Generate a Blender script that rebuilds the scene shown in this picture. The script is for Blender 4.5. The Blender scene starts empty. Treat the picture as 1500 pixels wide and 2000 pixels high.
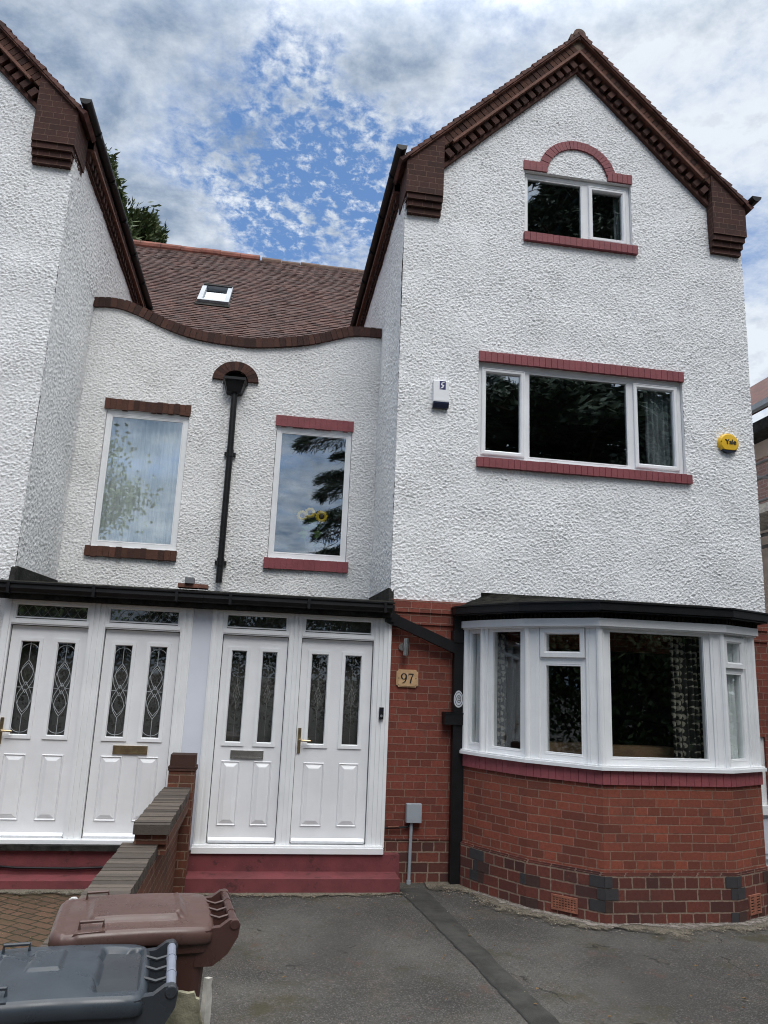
import bpy, math, random
import numpy as np
from mathutils import Vector, Matrix, noise as mnoise

# ------------------------------------------------------------------ scene, camera, sky, sun
SC = bpy.context.scene
COL = SC.collection
def cam_setup():
    pit, yaw, rol = math.radians(12.344), math.radians(8.608), math.radians(2.343)
    fw = Vector((math.sin(yaw)*math.cos(pit), math.cos(yaw)*math.cos(pit), math.sin(pit)))
    rt = Vector((math.cos(yaw), -math.sin(yaw), 0)); up = rt.cross(fw)
    r2 = rt*math.cos(rol) + up*math.sin(rol); u2 = up*math.cos(rol) - rt*math.sin(rol)
    cd = bpy.data.cameras.new('camera'); cd.sensor_fit = 'VERTICAL'; cd.sensor_height = 36
    cd.lens = 36*1476.83/2000; cd.clip_start = .05; cd.clip_end = 2000
    co = bpy.data.objects.new('camera', cd); COL.objects.link(co)
    m = Matrix((r2, u2, -fw)).transposed().to_4x4(); m.translation = Vector((0, 0, 2.02))
    co.matrix_world = m
    SC.camera = co
cam_setup()
SC.view_settings.view_transform = 'Standard'
SC.view_settings.look = 'None'
SC.view_settings.exposure = 0.66
SC.view_settings.gamma = 1
SC.cycles.filter_width = 1.05
SC.cycles.use_denoising = True
SC.cycles.denoising_prefilter = 'ACCURATE'

SUN_EL, SUN_AZ = math.radians(50), math.radians(172)   # azimuth clockwise from +y: behind the camera, to its left

def nd(nt, typ, loc=None, **kw):
    n = nt.nodes.new(typ)
    for k, v in kw.items():
        if k.startswith('i_'):
            key = k[2:]
            key = int(key) if key.isdigit() else key.replace('_', ' ')
            n.inputs[key].default_value = v
        else: setattr(n, k, v)
    return n
def mth(nt, op, a, b=None, c=None, clamp=False):
    n = nt.nodes.new('ShaderNodeMath'); n.operation = op; n.use_clamp = clamp
    for i, x in enumerate((a, b, c)):
        if x is None: continue
        if isinstance(x, (int, float)): n.inputs[i].default_value = x
        else: nt.links.new(x, n.inputs[i])
    return n.outputs[0]
def mixc(nt, fac, a, b, blend='MIX'):
    n = nt.nodes.new('ShaderNodeMix'); n.data_type = 'RGBA'; n.blend_type = blend; n.clamp_factor = True
    for s, x in ((0, fac), (6, a), (7, b)):
        if isinstance(x, (int, float)): n.inputs[s].default_value = x
        elif isinstance(x, tuple): n.inputs[s].default_value = (*x, 1) if len(x) == 3 else x
        else: nt.links.new(x, n.inputs[s])
    return n.outputs[2]
def sstep(nt, x, lo, hi):
    n = nt.nodes.new('ShaderNodeMapRange'); n.interpolation_type = 'SMOOTHSTEP'
    n.inputs[1].default_value = lo; n.inputs[2].default_value = hi
    nt.links.new(x, n.inputs[0]); return n.outputs[0]
def noise_n(nt, vec, scale, detail=3, rough=.5, dist=0.0, out=0):
    n = nd(nt, 'ShaderNodeTexNoise'); n.inputs['Scale'].default_value = scale; n.inputs['Detail'].default_value = detail
    n.inputs['Roughness'].default_value = rough; n.inputs['Distortion'].default_value = dist
    if vec is not None: nt.links.new(vec, n.inputs['Vector'])
    return n.outputs[out]

def world_setup():
    w = bpy.data.worlds.new('World'); SC.world = w; w.use_nodes = True
    nt = w.node_tree; nt.nodes.clear()
    out = nd(nt, 'ShaderNodeOutputWorld'); bg = nd(nt, 'ShaderNodeBackground'); bg.inputs['Strength'].default_value = .1
    nt.links.new(bg.outputs[0], out.inputs[0])
    sky = nd(nt, 'ShaderNodeTexSky', sky_type='NISHITA', sun_disc=False)
    sky.sun_elevation = SUN_EL; sky.sun_rotation = SUN_AZ; sky.air_density = 1.0; sky.dust_density = .6; sky.ozone_density = 2.5
    tc = nd(nt, 'ShaderNodeTexCoord')
    sep = nd(nt, 'ShaderNodeSeparateXYZ'); nt.links.new(tc.outputs['Generated'], sep.inputs[0])
    zc = mth(nt, 'ADD', mth(nt, 'MAXIMUM', sep.outputs[2], 0.0), .15)
    cmb = nd(nt, 'ShaderNodeCombineXYZ')
    nt.links.new(mth(nt, 'DIVIDE', sep.outputs[0], zc), cmb.inputs[0])
    nt.links.new(mth(nt, 'DIVIDE', sep.outputs[1], zc), cmb.inputs[1])
    P = cmb.outputs[0]
    n1 = noise_n(nt, P, 3.2, 8, .62, .15)
    n2 = noise_n(nt, P, 36, 5, .66, .2)
    n3 = noise_n(nt, P, 6.5, 8, .62, .15)
    n4 = noise_n(nt, P, 1.7, 4, .5)
    def patch(cx, cy, sx, sy, lo, hi):
        vs = nd(nt, 'ShaderNodeVectorMath', operation='SUBTRACT'); nt.links.new(P, vs.inputs[0]); vs.inputs[1].default_value = (cx, cy, 0)
        vm = nd(nt, 'ShaderNodeVectorMath', operation='MULTIPLY'); nt.links.new(vs.outputs[0], vm.inputs[0]); vm.inputs[1].default_value = (1/sx, 1/sy, 0)
        vl = nd(nt, 'ShaderNodeVectorMath', operation='LENGTH'); nt.links.new(vm.outputs[0], vl.inputs[0])
        d = mth(nt, 'ADD', vl.outputs['Value'], mth(nt, 'MULTIPLY', mth(nt, 'SUBTRACT', n3, .5), 1.5))
        return mth(nt, 'SUBTRACT', 1.0, sstep(nt, d, lo, hi))
    pa = patch(.02, 1.12, .19, .24, .25, 1.35)        # the gap in the clouds above the valley between the gables
    pb = patch(.40, 1.05, .05, .08, .3, 1.2)
    gap = mth(nt, 'MAXIMUM', pa, mth(nt, 'MULTIPLY', pb, .55))
    cov = mth(nt, 'ADD', mth(nt, 'MULTIPLY', mth(nt, 'SUBTRACT', n1, .34), 4.0), .25)
    cov = mth(nt, 'SUBTRACT', cov, mth(nt, 'MULTIPLY', gap, 1.25))
    cov = mth(nt, 'ADD', cov, mth(nt, 'MULTIPLY', mth(nt, 'SUBTRACT', n2, .47), mth(nt, 'ADD', mth(nt, 'MULTIPLY', gap, 5.5), .6)))
    cov = sstep(nt, cov, -.25, 1.15)
    shade = mth(nt, 'ADD', mth(nt, 'MULTIPLY', mth(nt, 'SUBTRACT', n3, .5), 3.0), mth(nt, 'MULTIPLY', mth(nt, 'SUBTRACT', n4, .5), 1.5))
    # thicker, greyer cloud high on the left, thin bright cloud to the right
    shade = mth(nt, 'ADD', shade, mth(nt, 'MULTIPLY', sep.outputs[0], -1.1))
    shade = mth(nt, 'ADD', shade, .50)
    shade = mth(nt, 'SUBTRACT', shade, mth(nt, 'MULTIPLY', gap, .5), None, True)
    cc = mixc(nt, shade, (5.2, 5.6, 6.1), (1.65, 2.2, 3.05))
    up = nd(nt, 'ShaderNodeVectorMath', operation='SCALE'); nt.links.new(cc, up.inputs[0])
    nt.links.new(mth(nt, 'ADD', 1.0, mth(nt, 'MULTIPLY', sstep(nt, sep.outputs[2], .67, .92), 3.4)), up.inputs['Scale']); cc = mixc(nt, sstep(nt, sep.outputs[2], .70, .95), up.outputs[0], (30, 30.2, 30.0))   # overcast sky, overhead cloud above the view boosted as added fill light
    blue = mixc(nt, .5, sky.outputs[0], (.95, 2.1, 4.6))
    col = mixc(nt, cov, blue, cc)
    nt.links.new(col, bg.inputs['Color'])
world_setup()

def sun_setup():
    l = bpy.data.lights.new('sun', 'SUN'); l.energy = 1.05; l.angle = math.radians(28); l.color = (1, .965, .92)
    o = bpy.data.objects.new('sun', l); COL.objects.link(o)
    d = Vector((math.sin(SUN_AZ)*math.cos(SUN_EL), math.cos(SUN_AZ)*math.cos(SUN_EL), math.sin(SUN_EL)))
    o.rotation_euler = d.to_track_quat('Z', 'Y').to_euler(); o.location = (-6, -10, 22)
sun_setup()

# ------------------------------------------------------------------ helpers
rnd = random.Random(7)
def tag(o, label, cat, group=None):
    o['label'] = label; o['category'] = cat
    if group: o['group'] = group
    return o
def thing(name, label, cat, loc=(0, 0, 0), rz=0, group=None):
    o = bpy.data.objects.new(name, None); COL.objects.link(o); o.location = loc; o.rotation_euler = (0, 0, rz)
    o.empty_display_size = .2
    return tag(o, label, cat, group)

LOCAL = set()      # Empties whose parts are modelled in the Empty's own coordinates
def attach(o, parent):
    if parent is None: return
    o.parent = parent
    if parent.type == 'EMPTY' and parent.name not in LOCAL:
        o.matrix_parent_inverse = Matrix.LocRotScale(parent.location, parent.rotation_euler, None).inverted()
class Fr:
    """local frame: u along, o outward, z up"""
    def __init__(s, O=(0, 0, 0), U=(1, 0, 0), N=(0, -1, 0), Z=None):
        s.O = Vector(O); s.U = Vector(U).normalized(); s.N = Vector(N).normalized()
        s.Z = Vector(Z).normalized() if Z is not None else Vector((0, 0, 1))
    def __call__(s, p): return s.O + s.U*p[0] + s.N*p[1] + s.Z*p[2]
W0 = Fr((0, 0, 0), (1, 0, 0), (0, 1, 0))
def FP(y): return Fr((0, y, 0))       # facade plane at depth y, o = towards the street

class MB:
    def __init__(s): s.v = []; s.f = []; s.uv = []
    def poly(s, F, pts, uvo=(0, 0)):
        k = len(s.v); L = [Vector(p) for p in pts]
        n = Vector((0, 0, 0))
        for i in range(len(L)):
            a, b = L[i], L[(i+1) % len(L)]
            n += Vector(((a.y-b.y)*(a.z+b.z), (a.z-b.z)*(a.x+b.x), (a.x-b.x)*(a.y+b.y)))
        ax = [abs(n.x), abs(n.y), abs(n.z)]; m = ax.index(max(ax))
        i, j = ((1, 2), (0, 2), (0, 1))[m]
        for p in L: s.v.append(F(p)); 
        s.f.append(list(range(k, k+len(L)))); s.uv.append([(p[i]+uvo[0], p[j]+uvo[1]) for p in L])
    def box(s, F, u0, u1, o0, o1, z0, z1, uvo=(0, 0)):
        a = [(u0, o0, z0), (u1, o0, z0), (u1, o1, z0), (u0, o1, z0), (u0, o0, z1), (u1, o0, z1), (u1, o1, z1), (u0, o1, z1)]
        for q in ((0, 1, 5, 4), (1, 2, 6, 5), (2, 3, 7, 6), (3, 0, 4, 7), (4, 5, 6, 7), (3, 2, 1, 0)):
            s.poly(F, [a[i] for i in q], uvo)
    def prism(s, F, pl, o0, o1, uvo=(0, 0)):
        n = len(pl)
        s.poly(F, [(p[0], o1, p[1]) for p in pl], uvo); s.poly(F, [(p[0], o0, p[1]) for p in reversed(pl)], uvo)
        for i in range(n):
            a, b = pl[i], pl[(i+1) % n]
            s.poly(F, [(a[0], o0, a[1]), (b[0], o0, b[1]), (b[0], o1, b[1]), (a[0], o1, a[1])], uvo)
    def plan(s, pl, z0, z1, uvo=(0, 0)):
        """vertical prism from a plan polygon in world x,y; the sides carry running brick uv"""
        n = len(pl)
        s.poly(W0, [(p[0], p[1], z1) for p in pl]); s.poly(W0, [(p[0], p[1], z0) for p in reversed(pl)])
        acc = 0
        for i in range(n):
            a, b = pl[i], pl[(i+1) % n]; L = math.hypot(b[0]-a[0], b[1]-a[1]); k = len(s.v)
            for p in ((a[0], a[1], z0), (b[0], b[1], z0), (b[0], b[1], z1), (a[0], a[1], z1)): s.v.append(Vector(p))
            s.f.append([k, k+1, k+2, k+3]); s.uv.append([(acc, z0), (acc+L, z0), (acc+L, z1), (acc, z1)])
            acc += L
    def tube(s, pts, r, n=10, cap=True):
        pts = [Vector(p) for p in pts]; rr = r if isinstance(r, (list, tuple)) else [r]*len(pts)
        k0 = len(s.v); ref = None
        for i, p in enumerate(pts):
            a = pts[max(0, i-1)]; b = pts[min(len(pts)-1, i+1)]; d = (b-a).normalized()
            if ref is None: ref = d.orthogonal().normalized()
            x = (ref - d*ref.dot(d)).normalized(); y = d.cross(x); ref = x
            for j in range(n):
                t = 2*math.pi*j/n; s.v.append(p + (x*math.cos(t)+y*math.sin(t))*rr[i])
        for i in range(len(pts)-1):
            for j in range(n):
                a = k0+i*n+j; b = k0+i*n+(j+1) % n
                s.f.append([a, b, b+n, a+n]); s.uv.append([(j/n, i), ((j+1)/n, i), ((j+1)/n, i+1), (j/n, i+1)])
        if cap:
            for base, rev in ((k0, True), (k0+(len(pts)-1)*n, False)):
                q = list(range(base, base+n)); q = q[::-1] if rev else q
                s.f.append(q); s.uv.append([(0, 0)]*n)
    def build(s, name, mat, parent=None, smooth=False, bevel=0):
        me = bpy.data.meshes.new(name); me.from_pydata([tuple(v) for v in s.v], [], s.f)
        uvl = me.uv_layers.new(name='UVMap')
        uvl.data.foreach_set('uv', np.array([c for q in s.uv for p in q for c in p], dtype=np.float32))
        me.materials.append(mat)
        if smooth: me.polygons.foreach_set('use_smooth', [True]*len(me.polygons))
        me.update()
        o = bpy.data.objects.new(name, me); COL.objects.link(o)
        attach(o, parent)
        if bevel:
            b = o.modifiers.new('bevel', 'BEVEL'); b.width = bevel; b.segments = 2; b.limit_method = 'ANGLE'; b.angle_limit = math.radians(40)
        return o
def box_obj(name, mat, parent, F, *b, bevel=0):
    m = MB(); m.box(F, *b); return m.build(name, mat, parent, bevel=bevel)
def np_mesh(name, V, Q, mat, parent=None, smooth=True):
    me = bpy.data.meshes.new(name); V = np.asarray(V, np.float32); Q = np.asarray(Q, np.int32)
    me.vertices.add(len(V)); me.vertices.foreach_set('co', V.ravel())
    me.loops.add(Q.size); me.loops.foreach_set('vertex_index', Q.ravel())
    k = Q.shape[1]
    me.polygons.add(len(Q)); me.polygons.foreach_set('loop_start', np.arange(len(Q), dtype=np.int32)*k)
    me.polygons.foreach_set('loop_total', np.full(len(Q), k, np.int32))
    me.polygons.foreach_set('use_smooth', np.full(len(Q), smooth))
    me.update(calc_edges=True); me.materials.append(mat)
    o = bpy.data.objects.new(name, me); COL.objects.link(o)
    attach(o, parent)
    return o

# ------------------------------------------------------------------ materials
def newmat(name):
    m = bpy.data.materials.new(name); m.use_nodes = True; nt = m.node_tree
    b = nt.nodes['Principled BSDF']; return m, nt, b
def pos(nt): return nd(nt, 'ShaderNodeNewGeometry').outputs['Position']
def plain(name, col, rough=.5, var=.12, vscale=6, bump=0, bscale=60, metal=0, spec=.5, coat=0):
    m, nt, b = newmat(name); P = pos(nt)
    n = noise_n(nt, P, vscale, 5, .6)
    f = sstep(nt, n, .3, .7)
    lo = tuple(c*(1-var) for c in col); hi = tuple(min(1, c*(1+var)) for c in col)
    nt.links.new(mixc(nt, f, lo, hi), b.inputs['Base Color'])
    b.inputs['Roughness'].default_value = rough; b.inputs['Metallic'].default_value = metal
    b.inputs['Specular IOR Level'].default_value = spec; b.inputs['Coat Weight'].default_value = coat
    if bump:
        bp = nd(nt, 'ShaderNodeBump'); bp.inputs['Strength'].default_value = bump; bp.inputs['Distance'].default_value = .01
        nt.links.new(noise_n(nt, P, bscale, 4, .6), bp.inputs['Height']); nt.links.new(bp.outputs[0], b.inputs['Normal'])
    return m
def brickmat(name, c1, c2, mort, bw=.225, bh=.075, ms=.006, dark=(.08, .05, .04), darkamt=.25, rough=.85, painted=False, rot=False, blue=None):
    m, nt, b = newmat(name); P = pos(nt)
    uv = nd(nt, 'ShaderNodeUVMap').outputs[0]
    wob = nd(nt, 'ShaderNodeVectorMath', operation='MULTIPLY_ADD')
    nz = nd(nt, 'ShaderNodeTexNoise'); nz.inputs['Scale'].default_value = 22; nz.inputs['Detail'].default_value = 3; nt.links.new(P, nz.inputs['Vector'])
    nt.links.new(nz.outputs['Color'], wob.inputs[0]); wob.inputs[1].default_value = (.011, .011, 0); nt.links.new(uv, wob.inputs[2])
    vec = wob.outputs[0]
    if rot:
        mp = nd(nt, 'ShaderNodeMapping'); mp.inputs['Rotation'].default_value = (0, 0, math.pi/2); nt.links.new(vec, mp.inputs[0]); vec = mp.outputs[0]
    br = nd(nt, 'ShaderNodeTexBrick'); nt.links.new(vec, br.inputs['Vector'])
    br.inputs['Scale'].default_value = 1; br.inputs['Brick Width'].default_value = bw; br.inputs['Row Height'].default_value = bh
    br.inputs['Mortar Size'].default_value = ms; br.inputs['Mortar Smooth'].default_value = .3; br.inputs['Bias'].default_value = -.1
    br.inputs['Color1'].default_value = (*c1, 1); br.inputs['Color2'].default_value = (*c2, 1); br.inputs['Mortar'].default_value = (*mort, 1)
    br.offset = .5 if not rot else 0.0; br.squash = .55 if not rot else 1; br.squash_frequency = 3
    col = br.outputs['Color']; fac = br.outputs['Fac']
    big = sstep(nt, noise_n(nt, P, 2.3, 5, .6), .45, .75)
    small = sstep(nt, noise_n(nt, P, 38, 4, .65), .35, .75)
    inv = mth(nt, 'SUBTRACT', 1.0, fac)
    col = mixc(nt, mth(nt, 'MULTIPLY', big, darkamt), col, dark)
    col = mixc(nt, mth(nt, 'MULTIPLY', small, .5), col, tuple(x*.5 for x in c1))
    lit = sstep(nt, noise_n(nt, P, 26, 5, .7), .60, .74); col = mixc(nt, mth(nt, 'MULTIPLY', lit, .35), col, tuple(min(1, x*1.5+.02) for x in c1))
    grime = sstep(nt, noise_n(nt, P, 11, 5, .7), .55, .8)
    col = mixc(nt, mth(nt, 'MULTIPLY', grime, .5), col, dark)
    nt.links.new(col, b.inputs['Base Color']); b.inputs['Roughness'].default_value = rough; b.inputs['Specular IOR Level'].default_value = .25
    h = mth(nt, 'ADD', mth(nt, 'MULTIPLY', inv, 1.0), mth(nt, 'MULTIPLY', noise_n(nt, P, 90, 4, .7), .35))
    bp = nd(nt, 'ShaderNodeBump'); bp.inputs['Strength'].default_value = .8; bp.inputs['Distance'].default_value = .006
    nt.links.new(h, bp.inputs['Height']); nt.links.new(bp.outputs[0], b.inputs['Normal'])
    return m
def render_mat(name, col, dirt, amt):
    m, nt, b = newmat(name); P = pos(nt)
    a = sstep(nt, noise_n(nt, P, .9, 6, .62), .42, .75)
    mp = nd(nt, 'ShaderNodeMapping'); mp.inputs['Scale'].default_value = (9, 9, .55); nt.links.new(P, mp.inputs[0])
    st = sstep(nt, noise_n(nt, mp.outputs[0], 1, 5, .6), .5, .8)
    c = mixc(nt, mth(nt, 'MULTIPLY', a, amt), col, dirt)
    c = mixc(nt, mth(nt, 'MULTIPLY', st, amt*.9), c, dirt)
    # repaired, fresher band of coating below the wide first-floor window
    sp = nd(nt, 'ShaderNodeSeparateXYZ'); nt.links.new(P, sp.inputs[0])
    dx = mth(nt, 'ABSOLUTE', mth(nt, 'DIVIDE', mth(nt, 'SUBTRACT', sp.outputs[0], 3.55), .85)); dz = mth(nt, 'ABSOLUTE', mth(nt, 'DIVIDE', mth(nt, 'SUBTRACT', mth(nt, 'ADD', sp.outputs[2], mth(nt, 'MULTIPLY', sp.outputs[0], .02)), 4.30), .07))
    rp = mth(nt, 'SUBTRACT', 1.0, sstep(nt, mth(nt, 'ADD', mth(nt, 'MAXIMUM', dx, dz), mth(nt, 'MULTIPLY', mth(nt, 'SUBTRACT', noise_n(nt, P, 6, 5, .7), .5), 2.4)), .6, 1.0))
    c = mixc(nt, mth(nt, 'MULTIPLY', rp, .8), c, (.90, .90, .90))
    g = sstep(nt, noise_n(nt, P, 70, 2, .6), .5, .72)
    c = mixc(nt, mth(nt, 'MULTIPLY', g, .14+amt*.35), c, tuple(x*.55 for x in dirt))
    nt.links.new(c, b.inputs['Base Color']); b.inputs['Roughness'].default_value = .9; b.inputs['Specular IOR Level'].default_value = .2
    bp = nd(nt, 'ShaderNodeBump'); bp.inputs['Strength'].default_value = .8; bp.inputs['Distance'].default_value = .008
    nt.links.new(noise_n(nt, P, 110, 2, .6), bp.inputs['Height']); nt.links.new(bp.outputs[0], b.inputs['Normal'])
    return m
def glassmat(name, base=.2, tint=(.86, .92, .97), clear=.94):
    m = bpy.data.materials.new(name); m.use_nodes = True; nt = m.node_tree; nt.nodes.clear()
    out = nd(nt, 'ShaderNodeOutputMaterial'); mix = nd(nt, 'ShaderNodeMixShader')
    tr = nd(nt, 'ShaderNodeBsdfTransparent'); tr.inputs[0].default_value = (clear, clear*1.01, clear, 1)
    gl = nd(nt, 'ShaderNodeBsdfGlossy'); gl.inputs['Roughness'].default_value = .004; gl.inputs['Color'].default_value = (*tint, 1)
    fr = nd(nt, 'ShaderNodeFresnel'); nt.links.new(mth(nt, 'SUBTRACT', 1.5, mth(nt, 'MULTIPLY', nd(nt, 'ShaderNodeNewGeometry').outputs['Backfacing'], .8333)), fr.inputs['IOR'])
    f = mth(nt, 'ADD', fr.outputs[0], base, None, True)
    nt.links.new(f, mix.inputs[0]); nt.links.new(tr.outputs[0], mix.inputs[1]); nt.links.new(gl.outputs[0], mix.inputs[2])
    nt.links.new(mix.outputs[0], out.inputs[0])
    bp = nd(nt, 'ShaderNodeBump'); bp.inputs['Strength'].default_value = .12; bp.inputs['Distance'].default_value = .004
    nt.links.new(noise_n(nt, pos(nt), 3.0, 1, .4), bp.inputs['Height']); nt.links.new(bp.outputs[0], gl.inputs['Normal'])
    return m

M = {}
M['render'] = render_mat('white_roughcast', (.86, .865, .87), (.58, .57, .53), .13)
M['render_old'] = render_mat('weathered_white_roughcast', (.81, .81, .805), (.52, .505, .47), .20)
M['brick'] = brickmat('red_brick', (.225, .062, .043), (.135, .040, .030), (.24, .145, .11), ms=.0055)
M['brick_bay'] = brickmat('orange_red_brick', (.285, .080, .050), (.140, .046, .034), (.27, .17, .125), ms=.0055, darkamt=.3)
M['brick_plinth'] = brickmat('plinth_brick', (.175, .052, .038), (.055, .030, .028), (.27, .20, .15), bw=.23, bh=.0985, ms=.008, dark=(.05, .04, .04), darkamt=.5)
M['brick_brown'] = brickmat('brown_brick', (.075, .034, .028), (.048, .025, .021), (.15, .088, .065), ms=.005, dark=(.03, .022, .02), darkamt=.4)
M['brick_wall'] = brickmat('garden_wall_brick', (.17, .060, .036), (.10, .040, .028), (.25, .17, .12), dark=(.05, .045, .03), darkamt=.55)
def loose_brick(name, c1, c2):
    m, nt, b = newmat(name); P = pos(nt); ri = nd(nt, 'ShaderNodeNewGeometry').outputs['Random Per Island']
    c = mixc(nt, ri, c1, c2); c = mixc(nt, mth(nt, 'MULTIPLY', sstep(nt, noise_n(nt, P, 16, 5, .65), .45, .75), .5), c, tuple(x*.4 for x in c1))
    nt.links.new(c, b.inputs['Base Color']); b.inputs['Roughness'].default_value = .85; b.inputs['Specular IOR Level'].default_value = .25
    bp = nd(nt, 'ShaderNodeBump'); bp.inputs['Strength'].default_value = .6; bp.inputs['Distance'].default_value = .006
    nt.links.new(noise_n(nt, P, 80, 4, .7), bp.inputs['Height']); nt.links.new(bp.outputs[0], b.inputs['Normal']); return m
M['solid_brown'] = loose_brick('brown_soldier_brick', (.115, .052, .036), (.045, .024, .020))
M['solid_brown2'] = loose_brick('brown_edge_brick', (.090, .042, .032), (.036, .020, .017))
M['mortar'] = plain('brown_mortar', (.16, .115, .085), .95, .3, 20)
M['mortar_dark'] = plain('dark_mortar', (.05, .035, .028), .95, .3, 20)
M['crease'] = plain('clay_creasing_tile', (.15, .062, .040), .8, .25, 9, .4, 60)
M['paint_red'] = plain('dull_red_paint', (.22, .058, .066), .6, .10, 5, .25, 40, spec=.35)
M['band_red'] = plain('red_painted_band', (.29, .082, .092), .6, .12, 5, .3, 40, spec=.3)
M['roof_felt'] = plain('mossy_black_felt', (.014, .014, .011), .95, .7, 8, .9, 40, spec=.1)
def worn_paint():
    m, nt, b = newmat('worn_red_step_paint'); P = pos(nt)
    c = mixc(nt, sstep(nt, noise_n(nt, P, 4, 5, .6), .35, .7), (.185, .050, .055), (.125, .038, .042))
    c = mixc(nt, mth(nt, 'MULTIPLY', sstep(nt, noise_n(nt, P, 7, 7, .72), .56, .64), .7), c, (.050, .024, .023))
    c = mixc(nt, mth(nt, 'MULTIPLY', sstep(nt, noise_n(nt, P, 24, 5, .7), .64, .72), .6), c, (.24, .13, .12))
    nt.links.new(c, b.inputs['Base Color']); b.inputs['Roughness'].default_value = .6; b.inputs['Specular IOR Level'].default_value = .3
    bp = nd(nt, 'ShaderNodeBump'); bp.inputs['Strength'].default_value = .5; bp.inputs['Distance'].default_value = .006
    nt.links.new(noise_n(nt, P, 30, 5, .7), bp.inputs['Height']); nt.links.new(bp.outputs[0], b.inputs['Normal']); return m
M['step_red'] = worn_paint()
M['upvc'] = plain('white_plastic_frame', (.79, .80, .81), .25, .045, 2.5)
M['door'] = plain('white_door_skin', (.78, .785, .80), .27, .045, 2.2, .08, 120)
M['panel'] = plain('white_flat_panel', (.66, .69, .76), .5, .03, 2)
M['timber_white'] = plain('white_painted_reveal', (.74, .75, .75), .55, .06, 6)
M['black'] = plain('black_plastic_gutter', (.007, .007, .008), .45, .3, 6, spec=.3)
M['black_old'] = plain('weathered_black_felt', (.022, .022, .020), .9, .6, 9, .8, 35, spec=.2)
M['grey_plastic'] = plain('grey_plastic', (.30, .33, .36), .5, .08, 5)
M['chrome'] = plain('brushed_steel', (.62, .60, .56), .25, .1, 20, metal=1)
M['brass'] = plain('aged_brass', (.42, .33, .20), .3, .2, 20, metal=1)
M['dark'] = plain('dark_room', (.075, .072, .070), .9, .2, 2)
M['dark_obj'] = plain('dark_recess', (.008, .008, .008), .9, .2, 2)
M['lead'] = plain('grey_lead', (.16, .17, .18), .6, .2, 8)
M['came'] = plain('lead_came', (.34, .36, .37), .4, .2, 20)
M['glass'] = glassmat('window_glass', .22, clear=.97)
M['glass_dark'] = glassmat('bay_glass', .04)
M['glass_door'] = glassmat('door_glass', .02)
M['tile'] = plain('clay_roof_tile', (.105, .044, .034), .85, .5, 5, .5, 50)
M['steel_bar'] = plain('white_steel_bar', (.82, .83, .85), .3, .05, 20, metal=.5)
M['tile_ridge'] = plain('red_ridge_tile', (.21, .072, .048), .8, .3, 6, .3, 50)
M['tile_ridge2'] = plain('grey_brown_ridge_tile', (.13, .08, .06), .85, .3, 6, .3, 50)
M['bark'] = plain('bark', (.07, .05, .035), .9, .4, 8, .6, 25)
M['wood'] = plain('weathered_board', (.20, .19, .13), .85, .4, 7, .5, 40)
M['wood_pale'] = plain('pale_board', (.42, .40, .36), .8, .3, 9, .4, 40)
def tarmac_mat():
    m, nt, b = newmat('old_tarmac'); P = pos(nt)
    n1 = noise_n(nt, P, .7, 5, .6, .4); n2 = noise_n(nt, P, 2.6, 6, .65); n3 = noise_n(nt, P, 95, 3, .75); n4 = noise_n(nt, P, 48, 4, .8)
    c = mixc(nt, sstep(nt, n1, .35, .68), (.037, .035, .032), (.090, .085, .076))
    c = mixc(nt, mth(nt, 'MULTIPLY', sstep(nt, n2, .5, .72), .6), c, (.075, .062, .047))
    c = mixc(nt, mth(nt, 'MULTIPLY', sstep(nt, n3, .50, .66), .7), c, (.19, .18, .17))
    c = mixc(nt, mth(nt, 'MULTIPLY', sstep(nt, n4, .52, .66), .85), c, (.026, .026, .026))
    # moss and earthy stains that follow damp patches
    n5 = noise_n(nt, P, 1.5, 6, .7, .3)
    c = mixc(nt, mth(nt, 'MULTIPLY', sstep(nt, n5, .54, .66), .75), c, (.046, .041, .020))
    n6 = noise_n(nt, P, 3.4, 6, .7)
    c = mixc(nt, mth(nt, 'MULTIPLY', sstep(nt, n6, .58, .70), .6), c, (.095, .050, .036))
    ed = nd(nt, 'ShaderNodeTexVoronoi', feature='DISTANCE_TO_EDGE'); ed.inputs['Scale'].default_value = .55; wv = nd(nt, 'ShaderNodeVectorMath', operation='MULTIPLY_ADD')
    wn = nd(nt, 'ShaderNodeTexNoise'); wn.inputs['Scale'].default_value = 3.5; wn.inputs['Detail'].default_value = 6; nt.links.new(P, wn.inputs['Vector']); nt.links.new(wn.outputs['Color'], wv.inputs[0]); wv.inputs[1].default_value = (.6, .6, 0); nt.links.new(P, wv.inputs[2]); nt.links.new(wv.outputs[0], ed.inputs['Vector'])
    ck = mth(nt, 'MULTIPLY', mth(nt, 'SUBTRACT', 1.0, sstep(nt, ed.outputs['Distance'], .001, .005)), sstep(nt, n2, .50, .58))
    c = mixc(nt, mth(nt, 'MULTIPLY', ck, .85), c, (.012, .012, .011))
    nt.links.new(c, b.inputs['Base Color']); b.inputs['Roughness'].default_value = .85; b.inputs['Specular IOR Level'].default_value = .3
    h = mth(nt, 'ADD', n3, mth(nt, 'MULTIPLY', n4, 1.2))
    bp = nd(nt, 'ShaderNodeBump'); bp.inputs['Strength'].default_value = .9; bp.inputs['Distance'].default_value = .008
    nt.links.new(h, bp.inputs['Height']); nt.links.new(bp.outputs[0], b.inputs['Normal'])
    return m
M['glass_soft'] = glassmat('curtained_window_glass', .24, clear=.985)
M['tarmac'] = tarmac_mat()
M['trench'] = plain('darker_tarmac_patch', (.033, .032, .028), .9, .45, 5, .9, 110)
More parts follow.
